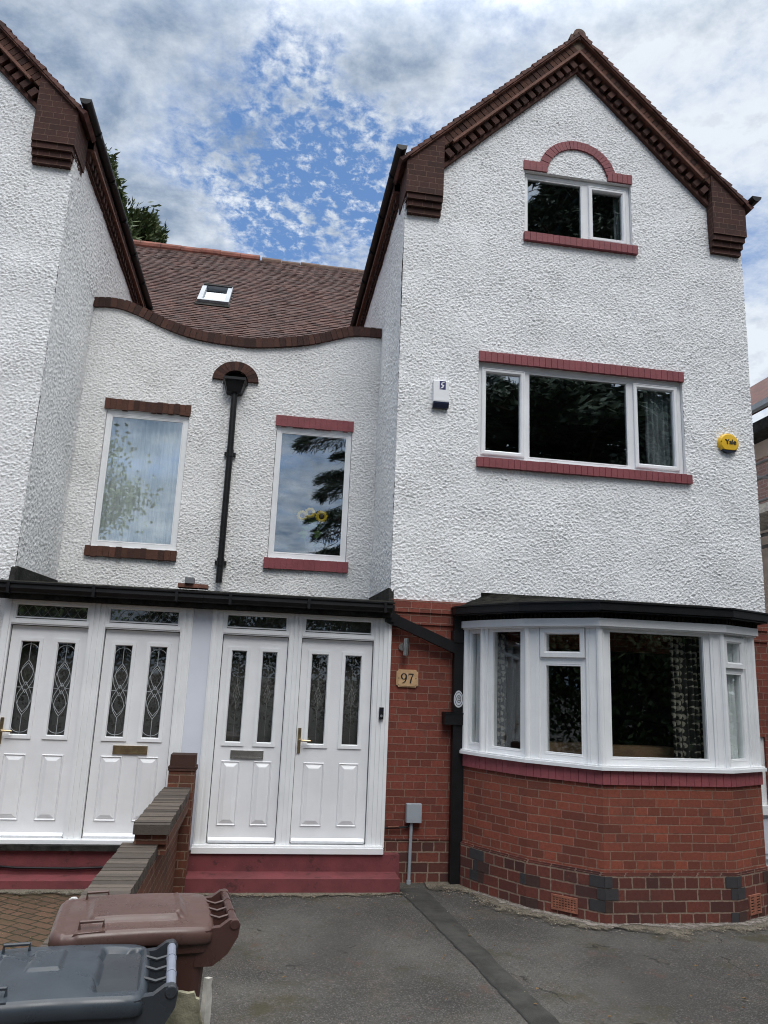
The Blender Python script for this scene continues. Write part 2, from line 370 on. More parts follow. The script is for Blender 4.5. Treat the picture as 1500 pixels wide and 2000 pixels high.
def ragged(name, c1, c2, scale):
    m, nt, b = newmat(name); P = pos(nt); at = nd(nt, 'ShaderNodeAttribute', attribute_name='cover')
    n = noise_n(nt, P, scale, 7, .72, .4); n2 = noise_n(nt, P, 60, 3, .7)
    nt.links.new(mixc(nt, sstep(nt, n2, .35, .7), c1, c2), b.inputs['Base Color']); b.inputs['Roughness'].default_value = .95
    a = sstep(nt, mth(nt, 'ADD', mth(nt, 'MULTIPLY', at.outputs['Fac'], .62), mth(nt, 'ADD', mth(nt, 'MULTIPLY', n, .75), mth(nt, 'MULTIPLY', n2, .25))), .72, 1.0)
    nt.links.new(a, b.inputs['Alpha'])
    bp = nd(nt, 'ShaderNodeBump'); bp.inputs['Distance'].default_value = .012; nt.links.new(n2, bp.inputs['Height']); nt.links.new(bp.outputs[0], b.inputs['Normal']); return m
M['earth'] = ragged('earth_and_moss', (.085, .074, .050), (.20, .175, .14), 9)
M['lime'] = ragged('lime_spill', (.34, .30, .27), (.16, .14, .115), 14)
M['paver'] = brickmat('block_paving', (.115, .066, .042), (.075, .046, .030), (.018, .022, .010), bw=.2, bh=.1, ms=.009, dark=(.045, .045, .02), darkamt=.6)
def curtain_mat(name, c1, c2=None, sheer=0):
    m, nt, b = newmat(name); P = pos(nt)
    c = (*c1, 1)
    if c2:
        mp = nd(nt, 'ShaderNodeMapping'); mp.inputs['Scale'].default_value = (1, 1, 1); nt.links.new(nd(nt, 'ShaderNodeUVMap').outputs[0], mp.inputs[0])
        ds = []
        for sh in ((0, 0, 0), (.016, .014, 0)):      # crescent leaf motif: a disc less a shifted disc
            ad = nd(nt, 'ShaderNodeVectorMath', operation='ADD'); nt.links.new(mp.outputs[0], ad.inputs[0]); ad.inputs[1].default_value = sh
            v = nd(nt, 'ShaderNodeTexVoronoi', feature='F1'); v.voronoi_dimensions = '2D'; v.inputs['Scale'].default_value = 15; v.inputs['Randomness'].default_value = .35; nt.links.new(ad.outputs[0], v.inputs['Vector']); ds.append(v.outputs['Distance'])
        f = mth(nt, 'MULTIPLY', mth(nt, 'SUBTRACT', 1.0, sstep(nt, ds[0], .36, .42)), sstep(nt, ds[1], .30, .38))
        nt.links.new(mixc(nt, f, c1, c2), b.inputs['Base Color'])
    else: b.inputs['Base Color'].default_value = c
    b.inputs['Roughness'].default_value = .9; b.inputs['Specular IOR Level'].default_value = .1
    return m
M['net'] = curtain_mat('white_net_curtain', (.82, .85, .86))
M['grey_curtain'] = curtain_mat('grey_curtain', (.36, .40, .42))
M['pattern_curtain'] = curtain_mat('patterned_curtain', (.03, .03, .03), (.34, .32, .26))
M['sofa'] = plain('tan_sofa_leather', (.20, .125, .07), .5, .15, 8)

# ------------------------------------------------------------------ rough walls
NZ = 1024
def make_noise():
    r = np.random.default_rng(5); k = np.fft.fftfreq(NZ)
    kx, kz = np.meshgrid(k, k, indexing='ij')
    spec = np.fft.fft2(r.standard_normal((NZ, NZ)))
    a = np.hypot(kx*1.45, kz)                       # grain slightly longer sideways than upright
    f = spec*np.exp(-(a/.43)**2)*(1-np.exp(-(a/.15)**2))
    h = np.real(np.fft.ifft2(f)); h /= h.std()
    b = np.real(np.fft.ifft2(spec*np.exp(-(np.hypot(kx, kz)/.012)**2))); b /= b.std()
    g = np.real(np.fft.ifft2(spec*np.exp(-(a/.38)**2)*(1-np.exp(-(a/.14)**2)))); g /= g.std()
    g = np.roll(g, 311, 0)
    pit = np.maximum(0, np.roll(h, 97, 1)-1.0)
    v = np.real(np.fft.ifft2(np.roll(spec, 5, 0)*np.exp(-(np.hypot(kx, kz)/.02)**2))); v = np.clip(1+.11*v/v.std(), .6, 1.4)
    return v*(np.clip(np.abs(g), 0, 2.2)*.0040 + np.clip(h, -2, 2)*.0024) - np.clip(pit, 0, 1)*.005 + b*.0045 - .003
NOISE = make_noise()
def rough_wall(name, mat, parent, F, u0, u1, z0, z1, holes=(), mask=None, step=.009, off=(0, 0), depth=.11, amp=1.0):
    def line(a, b, extra):
        n = max(2, int(round((b-a)/step))+1); L = np.linspace(a, b, n)
        for e in extra:
            if a < e < b: L[np.argmin(abs(L-e))] = e
        return L
    us = line(u0, u1, [h[0] for h in holes]+[h[1] for h in holes]); zs = line(z0, z1, [h[2] for h in holes]+[h[3] for h in holes])
    nu, nz = len(us), len(zs)
    Ug, Zg = np.meshgrid(us, zs, indexing='ij')
    I, J = np.meshgrid((np.arange(nu)+off[0]) % NZ, (np.arange(nz)+off[1]) % NZ, indexing='ij')
    H = NOISE[I, J]*amp + .006
    cu = (us[:-1]+us[1:])/2; cz = (zs[:-1]+zs[1:])/2
    CU, CZ = np.meshgrid(cu, cz, indexing='ij')
    keep = np.ones_like(CU, bool)
    for h in holes: keep &= ~((CU > h[0]) & (CU < h[1]) & (CZ > h[2]) & (CZ < h[3]))
    if mask is not None: keep &= mask(CU, CZ)
    ci, cj = np.nonzero(keep)
    vid = lambda i, j: i*nz+j
    Q = np.stack([vid(ci, cj), vid(ci+1, cj), vid(ci+1, cj+1), vid(ci, cj+1)], 1)
    O, U, N = np.array(F.O), np.array(F.U), np.array(F.N)
    V = O + Ug[..., None]*U + H[..., None]*N + Zg[..., None]*np.array((0, 0, 1.0))
    V = V.reshape(-1, 3)
    if np.dot(np.cross(U, (0, 0, 1)), N) < 0: Q = Q[:, ::-1]
    ext, eq = [], []
    k = len(V)
    for (a, b, c, d) in holes:                       # rendered reveals round every opening
        for (p, q, r, s) in (((a, c), (a, d), 0, 0), ((b, d), (b, c), 0, 0), ((a, d), (b, d), 0, 0), ((b, c), (a, c), 0, 0)):
            for (uu, zz), o in ((p, .008), (q, .008), (q, -depth), (p, -depth)):
                ext.append(O+U*uu+N*o+np.array((0, 0, zz)))
            eq.append([k, k+1, k+2, k+3]); k += 4
    if ext: V = np.vstack([V, np.array(ext)]); Q = np.vstack([Q, np.array(eq)])
    used = np.unique(Q); remap = np.zeros(len(V), np.int64); remap[used] = np.arange(len(used))
    return np_mesh(name, V[used], remap[Q], mat, parent)

# ------------------------------------------------------------------ window builder
def ring(m, F, u0, u1, z0, z1, w, o0, o1):
    m.box(F, u0, u1, o0, o1, z0, z0+w); m.box(F, u0, u1, o0, o1, z1-w, z1)
    m.box(F, u0, u0+w, o0, o1, z0+w, z1-w); m.box(F, u1-w, u1, o0, o1, z0+w, z1-w)
def bead(m, F, u0, u1, z0, z1, o, d=.012, w=.014):
    """sloping glazing bead round a pane"""
    a, b, c, e = u0, u1, z0, z1
    P = [(a, c), (b, c), (b, e), (a, e)]; I = [(a+w, c+w), (b-w, c+w), (b-w, e-w), (a+w, e-w)]
    for i in range(4):
        j = (i+1) % 4
        m.poly(F, [(P[i][0], o, P[i][1]), (P[j][0], o, P[j][1]), (I[j][0], o-d, I[j][1]), (I[i][0], o-d, I[i][1])])
def window(parent, F, u0, u1, z0, z1, panes, recess=.05, fw=.045, glass='glass', name='window', outer=True):
    """panes: (u0,u1,z0,z1,style) give the visible glass; 'c' adds a raised opening sash"""
    m = MB(); o1 = -recess; o0 = -recess-.06
    us = sorted({u0, u1}); 
    if outer: ring(m, F, u0, u1, z0, z1, fw, o0, o1)
    # fill between glass openings with frame bars
    for i, p in enumerate(panes):
        g = .036
        if p[4] == 'f': bead(m, F, p[0]-.014, p[1]+.014, p[2]-.014, p[3]+.014, o1)
    # solid infill plate with holes, assembled from strips
    xs = sorted({u0+.01, u1-.01, *[p[0] for p in panes], *[p[1] for p in panes]})
    zs = sorted({z0+.01, z1-.01, *[p[2] for p in panes], *[p[3] for p in panes]})
    for i in range(len(xs)-1):
        for j in range(len(zs)-1):
            cx, cz = (xs[i]+xs[i+1])/2, (zs[j]+zs[j+1])/2
            if any(p[0] < cx < p[1] and p[2] < cz < p[3] for p in panes): continue
            m.box(F, xs[i], xs[i+1], o0+.004, o1-.004, zs[j], zs[j+1])
    w = m.build(name, M['upvc'], parent)
    for p in panes:
        if p[4] == 'c':
            s = MB(); e = .055
            ring(s, F, p[0]-e, p[1]+e, p[2]-e, p[3]+e, e-.014, o1-.02, o1+.022)
            bead(s, F, p[0]-.014, p[1]+.014, p[2]-.014, p[3]+.014, o1+.022, .018)
            bead(s, F, p[0]-e, p[1]+e, p[2]-e, p[3]+e, o1+.0225, -.004, .010)
            s.build('opening_sash', M['upvc'], w)
        box_obj('pane', M[glass], w, F, p[0]-.012, p[1]+.012, o1-.022, o1-.016, p[2]-.012, p[3]+.012)
    return w
def soldier(parent, name, mat, F, u0, u1, z0, z1, o0, o1, n=None, gap=.006, jit=.003, seed=1):
    """a row of bricks on end, each brick modelled, thin joints between"""
    r = random.Random(seed); n = n or max(2, int(round((u1-u0)/.075))); m = MB(); w = (u1-u0)/n
    m.box(F, u0+.002, u1-.002, o0, o1-.006, z0+.003, z1-.003)
    for i in range(n):
        m.box(F, u0+i*w+gap/2, u0+(i+1)*w-gap/2, o0, o1+r.uniform(-jit, jit), z0+r.uniform(-jit, jit), z1+r.uniform(-jit, jit))
    return m.build(name, mat, parent, bevel=.003)

# ------------------------------------------------------------------ the two houses
HR = thing('house', 'right-hand house numbered 97 with painted red window bricks and a white bay window', 'house', (3.56, 10, 0))
HL = thing('house', 'left-hand house with brown unpainted brick trim and stained glass doors', 'house', (-4.76, 10, 0))
YW, YB, YP = 8.15, 9.75, 8.08
XL, XR, XC = 1.345, 5.83, 3.575
SL = .975                       # pitch of the gables
APT, APR = 10.50, 9.98          # apex of tiles, apex of rendered triangle
FW, FB, FD = FP(YW), FP(YB), FP(YP)

def catmull(pts, n=12):
    P = [pts[0]]+list(pts)+[pts[-1]]; out = []
    for i in range(1, len(P)-2):
        for k in range(n):
            t = k/n; a, b, c, d = (np.array(P[i+q]) for q in (-1, 0, 1, 2))
            out.append(tuple(.5*((2*b)+(c-a)*t+(2*a-5*b+4*c-d)*t*t+(3*b-a-3*c+d)*t**3)))
    out.append(tuple(pts[-1])); return out
PAR = [(-2.545, 6.725), (-2.235, 6.745), (-1.96, 6.675), (-1.545, 6.51), (-1.13, 6.41), (-.62, 6.375), (-.24, 6.40), (.31, 6.50), (.66, 6.615), (.94, 6.705), (1.335, 6.722)]
PARC = catmull(PAR)
pcx = np.array([p[0] for p in PARC]); pcz = np.array([p[1] for p in PARC])

# --- wing walls
MWH = (2.30, 4.90, 4.545, 5.745); TWH = (2.865, 4.305, 7.515, 8.415)
rough_wall('wall', M['render'], HR, FW, XL-.004, XR, 2.85, 10.02, [MWH, TWH], lambda u, z: z < APR-SL*abs(u-XC)+.03, off=(0, 0))
def lw(step, a, b, off, name='wall'):
    rough_wall(name, M['render'], HL, FW, a, b, 2.85, 10.02, [], lambda u, z: z < APR-SL*abs(u-(-1.2-XC))+.03, step=step, off=off)
lw(.009, -4.0, -2.541, (500, 77)); lw(.02, -7.03, -4.0, (100, 300))
# drip at the foot of the render
def drip(parent, mat, u0, u1, seed):
    r = random.Random(seed); m = MB(); u = u0
    while u < u1:
        w = r.uniform(.012, .03); d = r.uniform(.012, .03); m.prism(FW, [(u, 2.855), (min(u+w, u1), 2.855), (min(u+w, u1), 2.85-d*.6), (u, 2.85-d)], 0, r.uniform(.018, .026)); u += w
    return m.build('render_drip', mat, parent)
drip(HR, M['render'], XL, 2.30, 3)
# side walls of the wings facing the valley between them
FSR = Fr((XL, 0, 0), (0, 1, 0), (-1, 0, 0)); FSL = Fr((-1.2-XL, 0, 0), (0, 1, 0), (1, 0, 0))
msk = lambda u, z: (u < YB+.05) | (z > 5.4)
rough_wall('side_wall', M['render'], HR, FSR, YW-.004, 13.6, 2.7, 8.02, [], msk, step=.0135, off=(300, 500))
rough_wall('side_wall', M['render_old'], HL, FSL, YW-.004, 13.6, 2.7, 8.02, [], msk, step=.0135, off=(700, 20))
m = MB(); m.box(W0, XR-.25, XR-.002, YW+.03, 17, 0, 8.2); m.box(W0, XL, XR, 16.9, 17.1, 0, 10)
m.build('outer_wall', M['render'], HR)
m = MB(); m.box(W0, -7.03, -6.8, YW+.03, 17, 0, 8.2); m.box(W0, -7.03, -1.2-XL, 16.9, 17.1, 0, 10); m.box(W0, -7.03, -2.56, YW, YW+.2, 0, 2.85)
m.build('outer_wall', M['render_old'], HL)

# --- middle wall
W1 = (-2.205, -1.160, 3.475, 5.272); W2 = (-.018, .998, 3.468, 5.245); XM = -.62
HCX, HCZ = -.607, 5.83
def midmask(u, z): return (z < np.interp(u, pcx, pcz)-.03) & ~((np.hypot((u-HCX)/.17, (z-HCZ)/.14) < 1) & (z > HCZ-.06))
rough_wall('front_wall', M['render_old'], HL, FB, -2.545, XM, 2.85, 6.78, [W1], midmask, off=(40, 600))
rough_wall('front_wall', M['render_old'], HR, FB, XM, XL, 2.85, 6.78, [W2], midmask, off=(394, 600))

def coping(parent, a, b, seed):
    r = random.Random(seed); m = MB(); acc = 0; pts = [p for p in PARC if a-.02 <= p[0] <= b+.02]
    L = [0]
    for p, q in zip(pts, pts[1:]): L.append(L[-1]+math.hypot(q[0]-p[0], q[1]-p[1]))
    xs = [p[0] for p in pts]; zs = [p[1] for p in pts]; n = int(L[-1]/.078); w = L[-1]/n
    for i in range(n):
        s0, s1 = i*w+.004, (i+1)*w-.004
        p = (float(np.interp(s0, L, xs)), float(np.interp(s0, L, zs))); q = (float(np.interp(s1, L, xs)), float(np.interp(s1, L, zs)))
        d = (q[0]-p[0], q[1]-p[1]); l = math.hypot(*d); nx, nz = -d[1]/l, d[0]/l; j = r.uniform(-.004, .004); h = .068
        m.prism(FB, [(p[0]-nx*h, p[1]-nz*h), (q[0]-nx*h, q[1]-nz*h), (q[0]+nx*(h+j), q[1]+nz*(h+j)), (p[0]+nx*(h+j), p[1]+nz*(h+j))], -.24, .05+r.uniform(-.004, .004))
    cb = m.build('parapet_coping', M['solid_brown2'], parent, bevel=.004); m = MB()
    for p, q in zip(pts, pts[1:]):
        m.prism(FB, [(p[0], p[1]-.06), (q[0], q[1]-.06), (q[0], q[1]+.06), (p[0], p[1]+.06)], -.235, .042)
    m.build('coping_mortar', M['mortar_dark'], cb)
coping(HL, -2.545, XM, 3); coping(HR, XM, 1.345, 4)
m = MB(); m.box(W0, -2.545, XL, YB+.13, YB+.24, 5.55, 6.25); m.build('parapet_back', M['dark'], HR)

# --- middle windows with brick lintels and sills
def midwin(parent, f, glassbox, lint, sill, mat, seed, glass='glass'):
    w = window(parent, FB, f[0], f[1], f[2], f[3], [(*glassbox, 'f')], recess=.02, fw=.05, glass=glass)
    soldier(parent, 'lintel', mat, FB, *lint, -.02, .032, seed=seed, jit=.002 if mat is M['paint_red'] else .006)
    soldier(parent, 'sill', mat, FB, *sill, -.02, .055, seed=seed+1, jit=.002 if mat is M['paint_red'] else .006)
midwin(HL, (-2.20, -1.165, 3.478, 5.268), (-2.125, -1.24, 3.56, 5.185), (-2.235, -1.145, 5.272, 5.412), (-2.255, -1.145, 3.345, 3.473), M['solid_brown'], 11, 'glass_soft')
midwin(HR, (-.013, .993, 3.472, 5.242), (.06, .92, 3.555, 5.16), (-.037, 1.013, 5.246, 5.392), (-.062, 1.03, 3.325, 3.465), M['paint_red'], 21)

# --- wing windows
window(HR, FW, 2.305, 4.895, 4.55, 5.74, [(2.405, 2.825, 4.66, 5.625, 'c'), (2.945, 4.185, 4.625, 5.665, 'f'), (4.325, 4.79, 4.66, 5.625, 'c')], recess=.045)
soldier(HR, 'lintel', M['paint_red'], FW, 2.295, 4.92, 5.742, 5.868, -.02, .03, seed=31, jit=.0015)
soldier(HR, 'sill', M['paint_red'], FW, 2.28, 4.952, 4.432, 4.545, -.02, .06, seed=32, jit=.0015)
window(HR, FW, 2.87, 4.30, 7.52, 8.405, [(2.925, 3.64, 7.58, 8.335, 'f'), (3.795, 4.195, 7.625, 8.285, 'c')], recess=.045)
soldier(HR, 'lintel', M['paint_red'], FW, 2.85, 3.17, 8.418, 8.548, -.02, .03, seed=33, jit=.0015)
soldier(HR, 'lintel', M['paint_red'], FW, 3.98, 4.322, 8.418, 8.548, -.02, .03, seed=34, jit=.0015)
soldier(HR, 'sill', M['paint_red'], FW, 2.848, 4.355, 7.402, 7.515, -.02, .06, seed=35, jit=.0015)
def arch(parent, name, mat, F, cx, cz, r0, r1, e, n, o0, o1, a0=0, a1=math.pi, core=True):
    m = MB()
    for i in range(n):
        t0 = a0+(a1-a0)*i/n+.006; t1 = a0+(a1-a0)*(i+1)/n-.006
        P = lambda r, t: (cx+r*math.cos(t), cz+r*e*math.sin(t))
        m.prism(F, [P(r0, t0), P(r1, t0), P(r1, t1), P(r0, t1)], o0, o1+rnd.uniform(-.003, .003))
        m.prism(F, [P(r0+.004, t0-.006), P(r1-.004, t0-.006), P(r1-.004, t1+.006), P(r0+.004, t1+.006)], o0, o1-.007)
    return m.build(name, mat, parent)
arch(HR, 'arch', M['paint_red'], FW, XC, 8.425, .405, .525, .97, 24, -.02, .03, .20, math.pi-.20)
# brick hood over the rainwater outlet, hopper and downpipe on the party line
arch(HR, 'outlet_hood', M['solid_brown2'], FB, HCX, HCZ-.03, .165, .305, .92, 13, -.02, .06, .05, math.pi-.05)
box_obj('outlet_recess', M['dark_obj'], HR, FB, HCX-.2, HCX+.2, -.12, -.06, HCZ-.1, HCZ+.2)
def hopper():
    m = MB(); a = [(HCX-.165, .24), (HCX+.165, .24)]
    def lay(hw, d, z): return [(HCX-hw, .02, z), (HCX+hw, .02, z), (HCX+hw*.86, d, z), (HCX-hw*.86, d, z)]
    L = [lay(.165, .22, 5.80), lay(.165, .22, 5.765), lay(.145, .195, 5.755), lay(.105, .15, 5.62), lay(.05, .10, 5.60)]
    for p, q in zip(L, L[1:]):
        for i in range(4): j = (i+1) % 4; m.poly(FB, [p[j], p[i], q[i], q[j]])
    m.poly(FB, L[0]); m.poly(FB, L[-1][::-1])
    h = m.build('hopper', M['black'], HR)
    d = MB()
    P = lambda x, z, o=.085: FB((x, o, z))
    d.tube([P(HCX+.005, 5.62), P(HCX+.012, 4.8), P(HCX+.012, 3.10)], .041, 12)
    for z in (4.79, 3.36): d.tube([P(HCX+.012, z+.05), P(HCX+.012, z-.05)], .047, 12); d.box(FB, HCX-.06, HCX+.085, .0, .06, z-.02, z+.02)
    d.build('downpipe', M['black'], HR, smooth=False)
hopper()

# --- verges: bands of brick and tile climbing to each apex, dentils modelled one by one
def verge(parent, cx, sgn, seed):
    r = random.Random(seed); c = 1/math.sqrt(1+SL*SL)
    F = Fr((cx, YW, APT), (sgn*c, 0, -SL*c), (0, -1, 0), (sgn*SL*c, 0, c)); LG = (XC-XL+.03)/c
    us = lambda n: -SL*n
    def strip(m, n1, n0, o0, o1, end=LG): m.prism(F, [(us(n0), n0), (end, n0), (end, n1), (us(n1), n1)], o0, o1)
    def row(m, n1, n0, o0, o1, w, fill=.9, j=.004, end=LG):
        u = us(n0)+.01
        while u+w < end:
            m.box(F, u, u+w*fill, o0, o1+r.uniform(-j, j), n0+r.uniform(-.002, .002), n1+r.uniform(-.002, .002)); u += w
    m = MB(); strip(m, -.066, -.19, -.04, .120); mo = m.build('verge_mortar', M['mortar'], parent)
    m = MB(); row(m, -.066, -.19, 0, .13, .080, .86); m.build('verge_bricks', M['solid_brown'], mo)
    m = MB(); strip(m, -.19, -.222, -.04, .155, LG-.60); strip(m, -.050, -.066, -.04, .175); m.build('creasing_tiles', M['crease'], parent)
    m = MB(); strip(m, -.222, -.335, -.04, .035, LG-.3); row(m, -.224, -.333, .03, .105, .135, .58, .006, LG-.3); strip(m, -.335, -.375, -.04, .06, LG-.3)
    m.build('dentil_bricks', M['solid_brown2'], parent)
    m = MB(); u = 0
    while u < LG+.02:
        a = r.uniform(-.006, .006)
        for k in range(3):
            o1 = .19-.165*k + r.uniform(-.006, .006)
            m.prism(F, [(u, -.05), (u+.125, -.05), (u+.125, .004+a), (u+.004, -.022+a)], o1-.163, o1)
        u += .102
    strip(m, -.012, -.049, -8.4, -.25, LG+.03)
    return m.build('roof', M['tile'], parent)
for par, cx, s0 in ((HR, XC, 40), (HL, -1.2-XC, 50)):
    verge(par, cx, -1, s0); verge(par, cx, 1, s0+3)
    m = MB(); m.tube([(cx, YW-.165, APT-.035), (cx, YW+8, APT-.035)], .085, 14); m.box(W0, cx-.12, cx+.12, YW-.155, YW+.2, APT-.12, APT-.04); m.build('ridge_tiles', M['tile_ridge2'], par)

def kneeler(parent, mir, seed):
    """corbelled brick block closing the foot of a verge; mir maps the valley-side block of the right wing"""
    m = MB(); c = 1/math.sqrt(1+SL*SL)
    top = lambda x: APT-SL*abs(x-XC)-.064/c
    X = lambda x: mir(x)
    def slab(x0, x1, z0, z1a, z1b, o, back=.36):
        m.prism(FW, [(X(x0), z0), (X(x1), z0), (X(x1), z1b), (X(x0), z1a)], -back, o)
    slab(1.322, 1.785, 7.79, top(1.322), top(1.785), .145)
    for i, (dx, z) in enumerate(((.012, 7.714), (.024, 7.637), (.036, 7.56))):
        slab(1.322+dx+.006, 1.785-.004*i, z+.004, z+.074, z+.074, .125-.034*i, .34-.05*i)
        slab(1.322+dx+.012, 1.781-.004*i, z+.072, z+.080, z+.080, .115-.034*i, .33-.05*i)
    return m.build('kneeler', M['brick_brown'], parent)
kneeler(HR, lambda x: x, 1); kneeler(HR, lambda x: 2*XC-x, 2)
kneeler(HL, lambda x: -1.2-x, 3); kneeler(HL, lambda x: -1.2-(2*XC-x), 4)

def eaves(parent, F, y0, y1, seed, gx):
    r = random.Random(seed); m = MB()
    def row(z0, z1, o0, o1, w, fill):
        y = y0
        while y < y1-w: m.box(F, y, y+w*fill, o0, o1+r.uniform(-.003, .003), z0, z1); y += w
    m.box(F, y0, y1, -.03, .085, 8.13, 8.25); row(8.135, 8.247, 0, .092, .078, .9)
    m.box(F, y0, y1, -.03, .02, 7.95, 8.10); row(7.99, 8.095, .0, .065, .135, .55); m.box(F, y0, y1, -.03, .035, 7.955, 7.99)
    m.build('eaves_dentils', M['solid_brown2'], parent)
    m = MB(); m.box(F, y0, y1, -.03, .105, 8.098, 8.13); m.build('eaves_creasing', M['crease'], parent)
    # half-round gutter: a real open trough with thickness
    m = MB(); n = 12; R0, R1 = .066, .058; cz = 8.335; co = gx
    for i in range(n):
        t0 = math.pi+math.pi*i/n; t1 = math.pi+math.pi*(i+1)/n
        P = lambda R, t, y: (y, co+R*math.cos(t), cz+R*math.sin(t))
        ya, yb = YW-.245, y1
        m.poly(F, [P(R0, t0, ya), P(R0, t1, ya), P(R0, t1, yb), P(R0, t0, yb)]); m.poly(F, [P(R1, t1, ya), P(R1, t0, ya), P(R1, t0, yb), P(R1, t1, yb)])
    m.poly(F, [(YW-.245, co+R0*math.cos(math.pi+math.pi*i/n), cz+R0*math.sin(math.pi+math.pi*i/n)) for i in range(n+1)])
    y = YW+.3
    while y < y1: m.box(F, y, y+.03, co-.07, co+.07, cz-.072, cz+.004); y += .9
    m.box(F, YW-.0, y1, .03, .062, 8.255, 8.36)
    m.build('gutter', M['black'], parent)
eaves(HR, FSR, YW+.37, 14.2, 5, .108); eaves(HL, FSL, YW+.37, 14.2, 6, .108)
FSR2 = Fr((XR, 0, 0), (0, 1, 0), (1, 0, 0)); eaves(HR, FSR2, YW+.37, 14.2, 8, .108)

# --- the main roof behind the parapet: tiles laid course by course
Y0R, Z0R, SR = 10.2, 5.6, .95
RC = 1/math.sqrt(1+SR*SR)
def main_roof(parent, xa, xb, skip, seed):
    r = np.random.default_rng(seed); L = (16.35-Y0R)/RC; rows = int(L/.1); V = []; Q = []
    U = np.array((0, RC, SR*RC)); Nn = np.array((0, -SR*RC, RC)); O = np.array((0, Y0R, Z0R)); tw = .165
    for i in range(rows):
        s0 = i*.1; x = xa - (tw/2 if i % 2 else 0)
        while x < xb:
            x0, x1 = max(x, xa)+.001, min(x+tw, xb)-.001; x += tw
            if x1-x0 < .01: continue
            if skip and skip[0] < (x0+x1)/2 < skip[1] and skip[2] < s0+.05 < skip[3]: continue
            j = r.normal(0, .0035, 4); ds = r.normal(0, .004); k = len(V)
            c = [(x0, s0+ds, .024+j[0]), (x1, s0+ds, .024+j[1]), (x1, s0+.115, .010+j[2]*.3), (x0, s0+.115, .010+j[3]*.3)]
            lo = [(x0, s0+ds, .006), (x1, s0+ds, .006)]
            for (px, s, n) in c+lo: V.append(O+U*s+Nn*n+np.array((px, 0, 0)))
            Q += [(k, k+1, k+2, k+3), (k+4, k+5, k+1, k)]
    o = np_mesh('main_roof', np.array(V), np.array(Q), M['tile_main'], parent, False)
    m = MB(); F = Fr(O, (1, 0, 0), Nn, U)
    m.box(F, xa, xb, -.12, .003, 0, L) if not skip else [m.box(F, *q) for q in ((xa, skip[0], -.12, .003, 0, L), (skip[1], xb, -.12, .003, 0, L), (skip[0], skip[1], -.12, .003, 0, skip[2]), (skip[0], skip[1], -.12, .003, skip[3], L))]
    m.build('roof_underlay', M['dark'], parent); return o
def tile_var():
    m, nt, b = newmat('mottled_clay_tiles'); P = pos(nt)
    g = nd(nt, 'ShaderNodeNewGeometry'); ri = g.outputs['Random Per Island']
    c = mixc(nt, ri, (.108, .055, .045), (.054, .034, .031))
    c = mixc(nt, mth(nt, 'MULTIPLY', sstep(nt, noise_n(nt, P, 1.1, 5, .6), .42, .7), .6), c, (.095, .062, .055))
    c = mixc(nt, mth(nt, 'MULTIPLY', sstep(nt, noise_n(nt, P, 25, 4, .6), .55, .75), .4), c, (.21, .135, .11))
    nt.links.new(c, b.inputs['Base Color']); b.inputs['Roughness'].default_value = .85; b.inputs['Specular IOR Level'].default_value = .25
    return m
M['tile_main'] = tile_var()
XP = -.68          # party line on the roof
FRf = Fr((0, Y0R, Z0R), (1, 0, 0), (0, -SR*RC, RC), (0, RC, SR*RC))
SKY = (-1.685, -1.10, (13.56-Y0R)/RC, (14.32-Y0R)/RC)
main_roof(HL, -7.0, XP, (SKY[0]+.03, SKY[1]-.03, SKY[2]+.05, SKY[3]-.05), 3); main_roof(HR, XP, 5.8, None, 4)
m = MB(); m.poly(W0, [(-7, 16.34, 11.4), (XP, 16.34, 11.4), (XP, 16.9, 10.9), (-7, 16.9, 10.9)]); m.build('rear_roof', M['tile'], HL)
m = MB(); m.poly(W0, [(XP, 16.34, 11.4), (5.8, 16.34, 11.4), (5.8, 16.9, 10.9), (XP, 16.9, 10.9)]); m.build('rear_roof', M['tile'], HR)
def ridge(parent, xa, xb, z, R, mat, ln, seed):
    r = random.Random(seed); m = MB(); x = xa
    while x < xb-.05:
        j = r.uniform(-.008, .008); m.tube([(x+.004, 16.36, z+j), (min(x+ln, xb)-.004, 16.36, z+j)], R+r.uniform(-.006, .006), 12); x += ln
    m.build('ridge_tiles', mat, parent)
ridge(HL, -7, XP+.02, 11.45, .12, M['tile_ridge'], .45, 1); ridge(HR, XP+.02, 5.8, 11.41, .10, M['tile_ridge2'], .45, 2)
def skylight():
    m = MB(); u0, u1, s0, s1 = SKY
    ring(m, FRf, u0, u1, s0, s1, .085, -.02, .085); w = m.build('roof_window', M['grey_plastic'], HL, bevel=.01)
    k = MB(); k.box(FRf, u0-.03, u1+.03, .005, .035, s0-.14, s0-.002); k.build('flashing', M['black_old'], w); k = MB(); k.box(FRf, u0+.01, u1-.01, .085, .105, s1-.09, s1-.005); k.build('top_cover', M['black_old'], w)
    box_obj('pane', M['glass_sky'], w, FRf, u0+.075, u1-.075, .02, .03, s0+.075, s1-.075)
M['glass_sky'] = glassmat('roof_window_glass', .18)
skylight()

# --- ground floor brick of the right wing
m = MB()
def bw(u0, u1, z0, z1, o=0, back=.22): m.box(FW, u0, u1, -back, o, z0, z1)
bw(XL, 2.24, .42, 2.60); bw(4.98, XR, 1.535, 2.60); bw(2.24, 4.98, 2.42, 2.60); bw(5.72, XR, .42, 1.535)
bw(XL, XR, 2.60, 2.722, .018); bw(XL, XR, 2.727, 2.86, .036); bw(XL+.002, XR, 2.722, 2.727, .014)
m.build('brick_wall', M['brick'], HR)
m = MB(); bw(XL, 2.24, -.15, .405, .012); bw(XL-.002, 2.24, .405, .42, .02); m.build('brick_plinth', M['brick_plinth'], HR)
m = MB(); bw(5.72, XR, -.15, .42, .012); m.build('brick_plinth', M['brick_plinth'], HR)
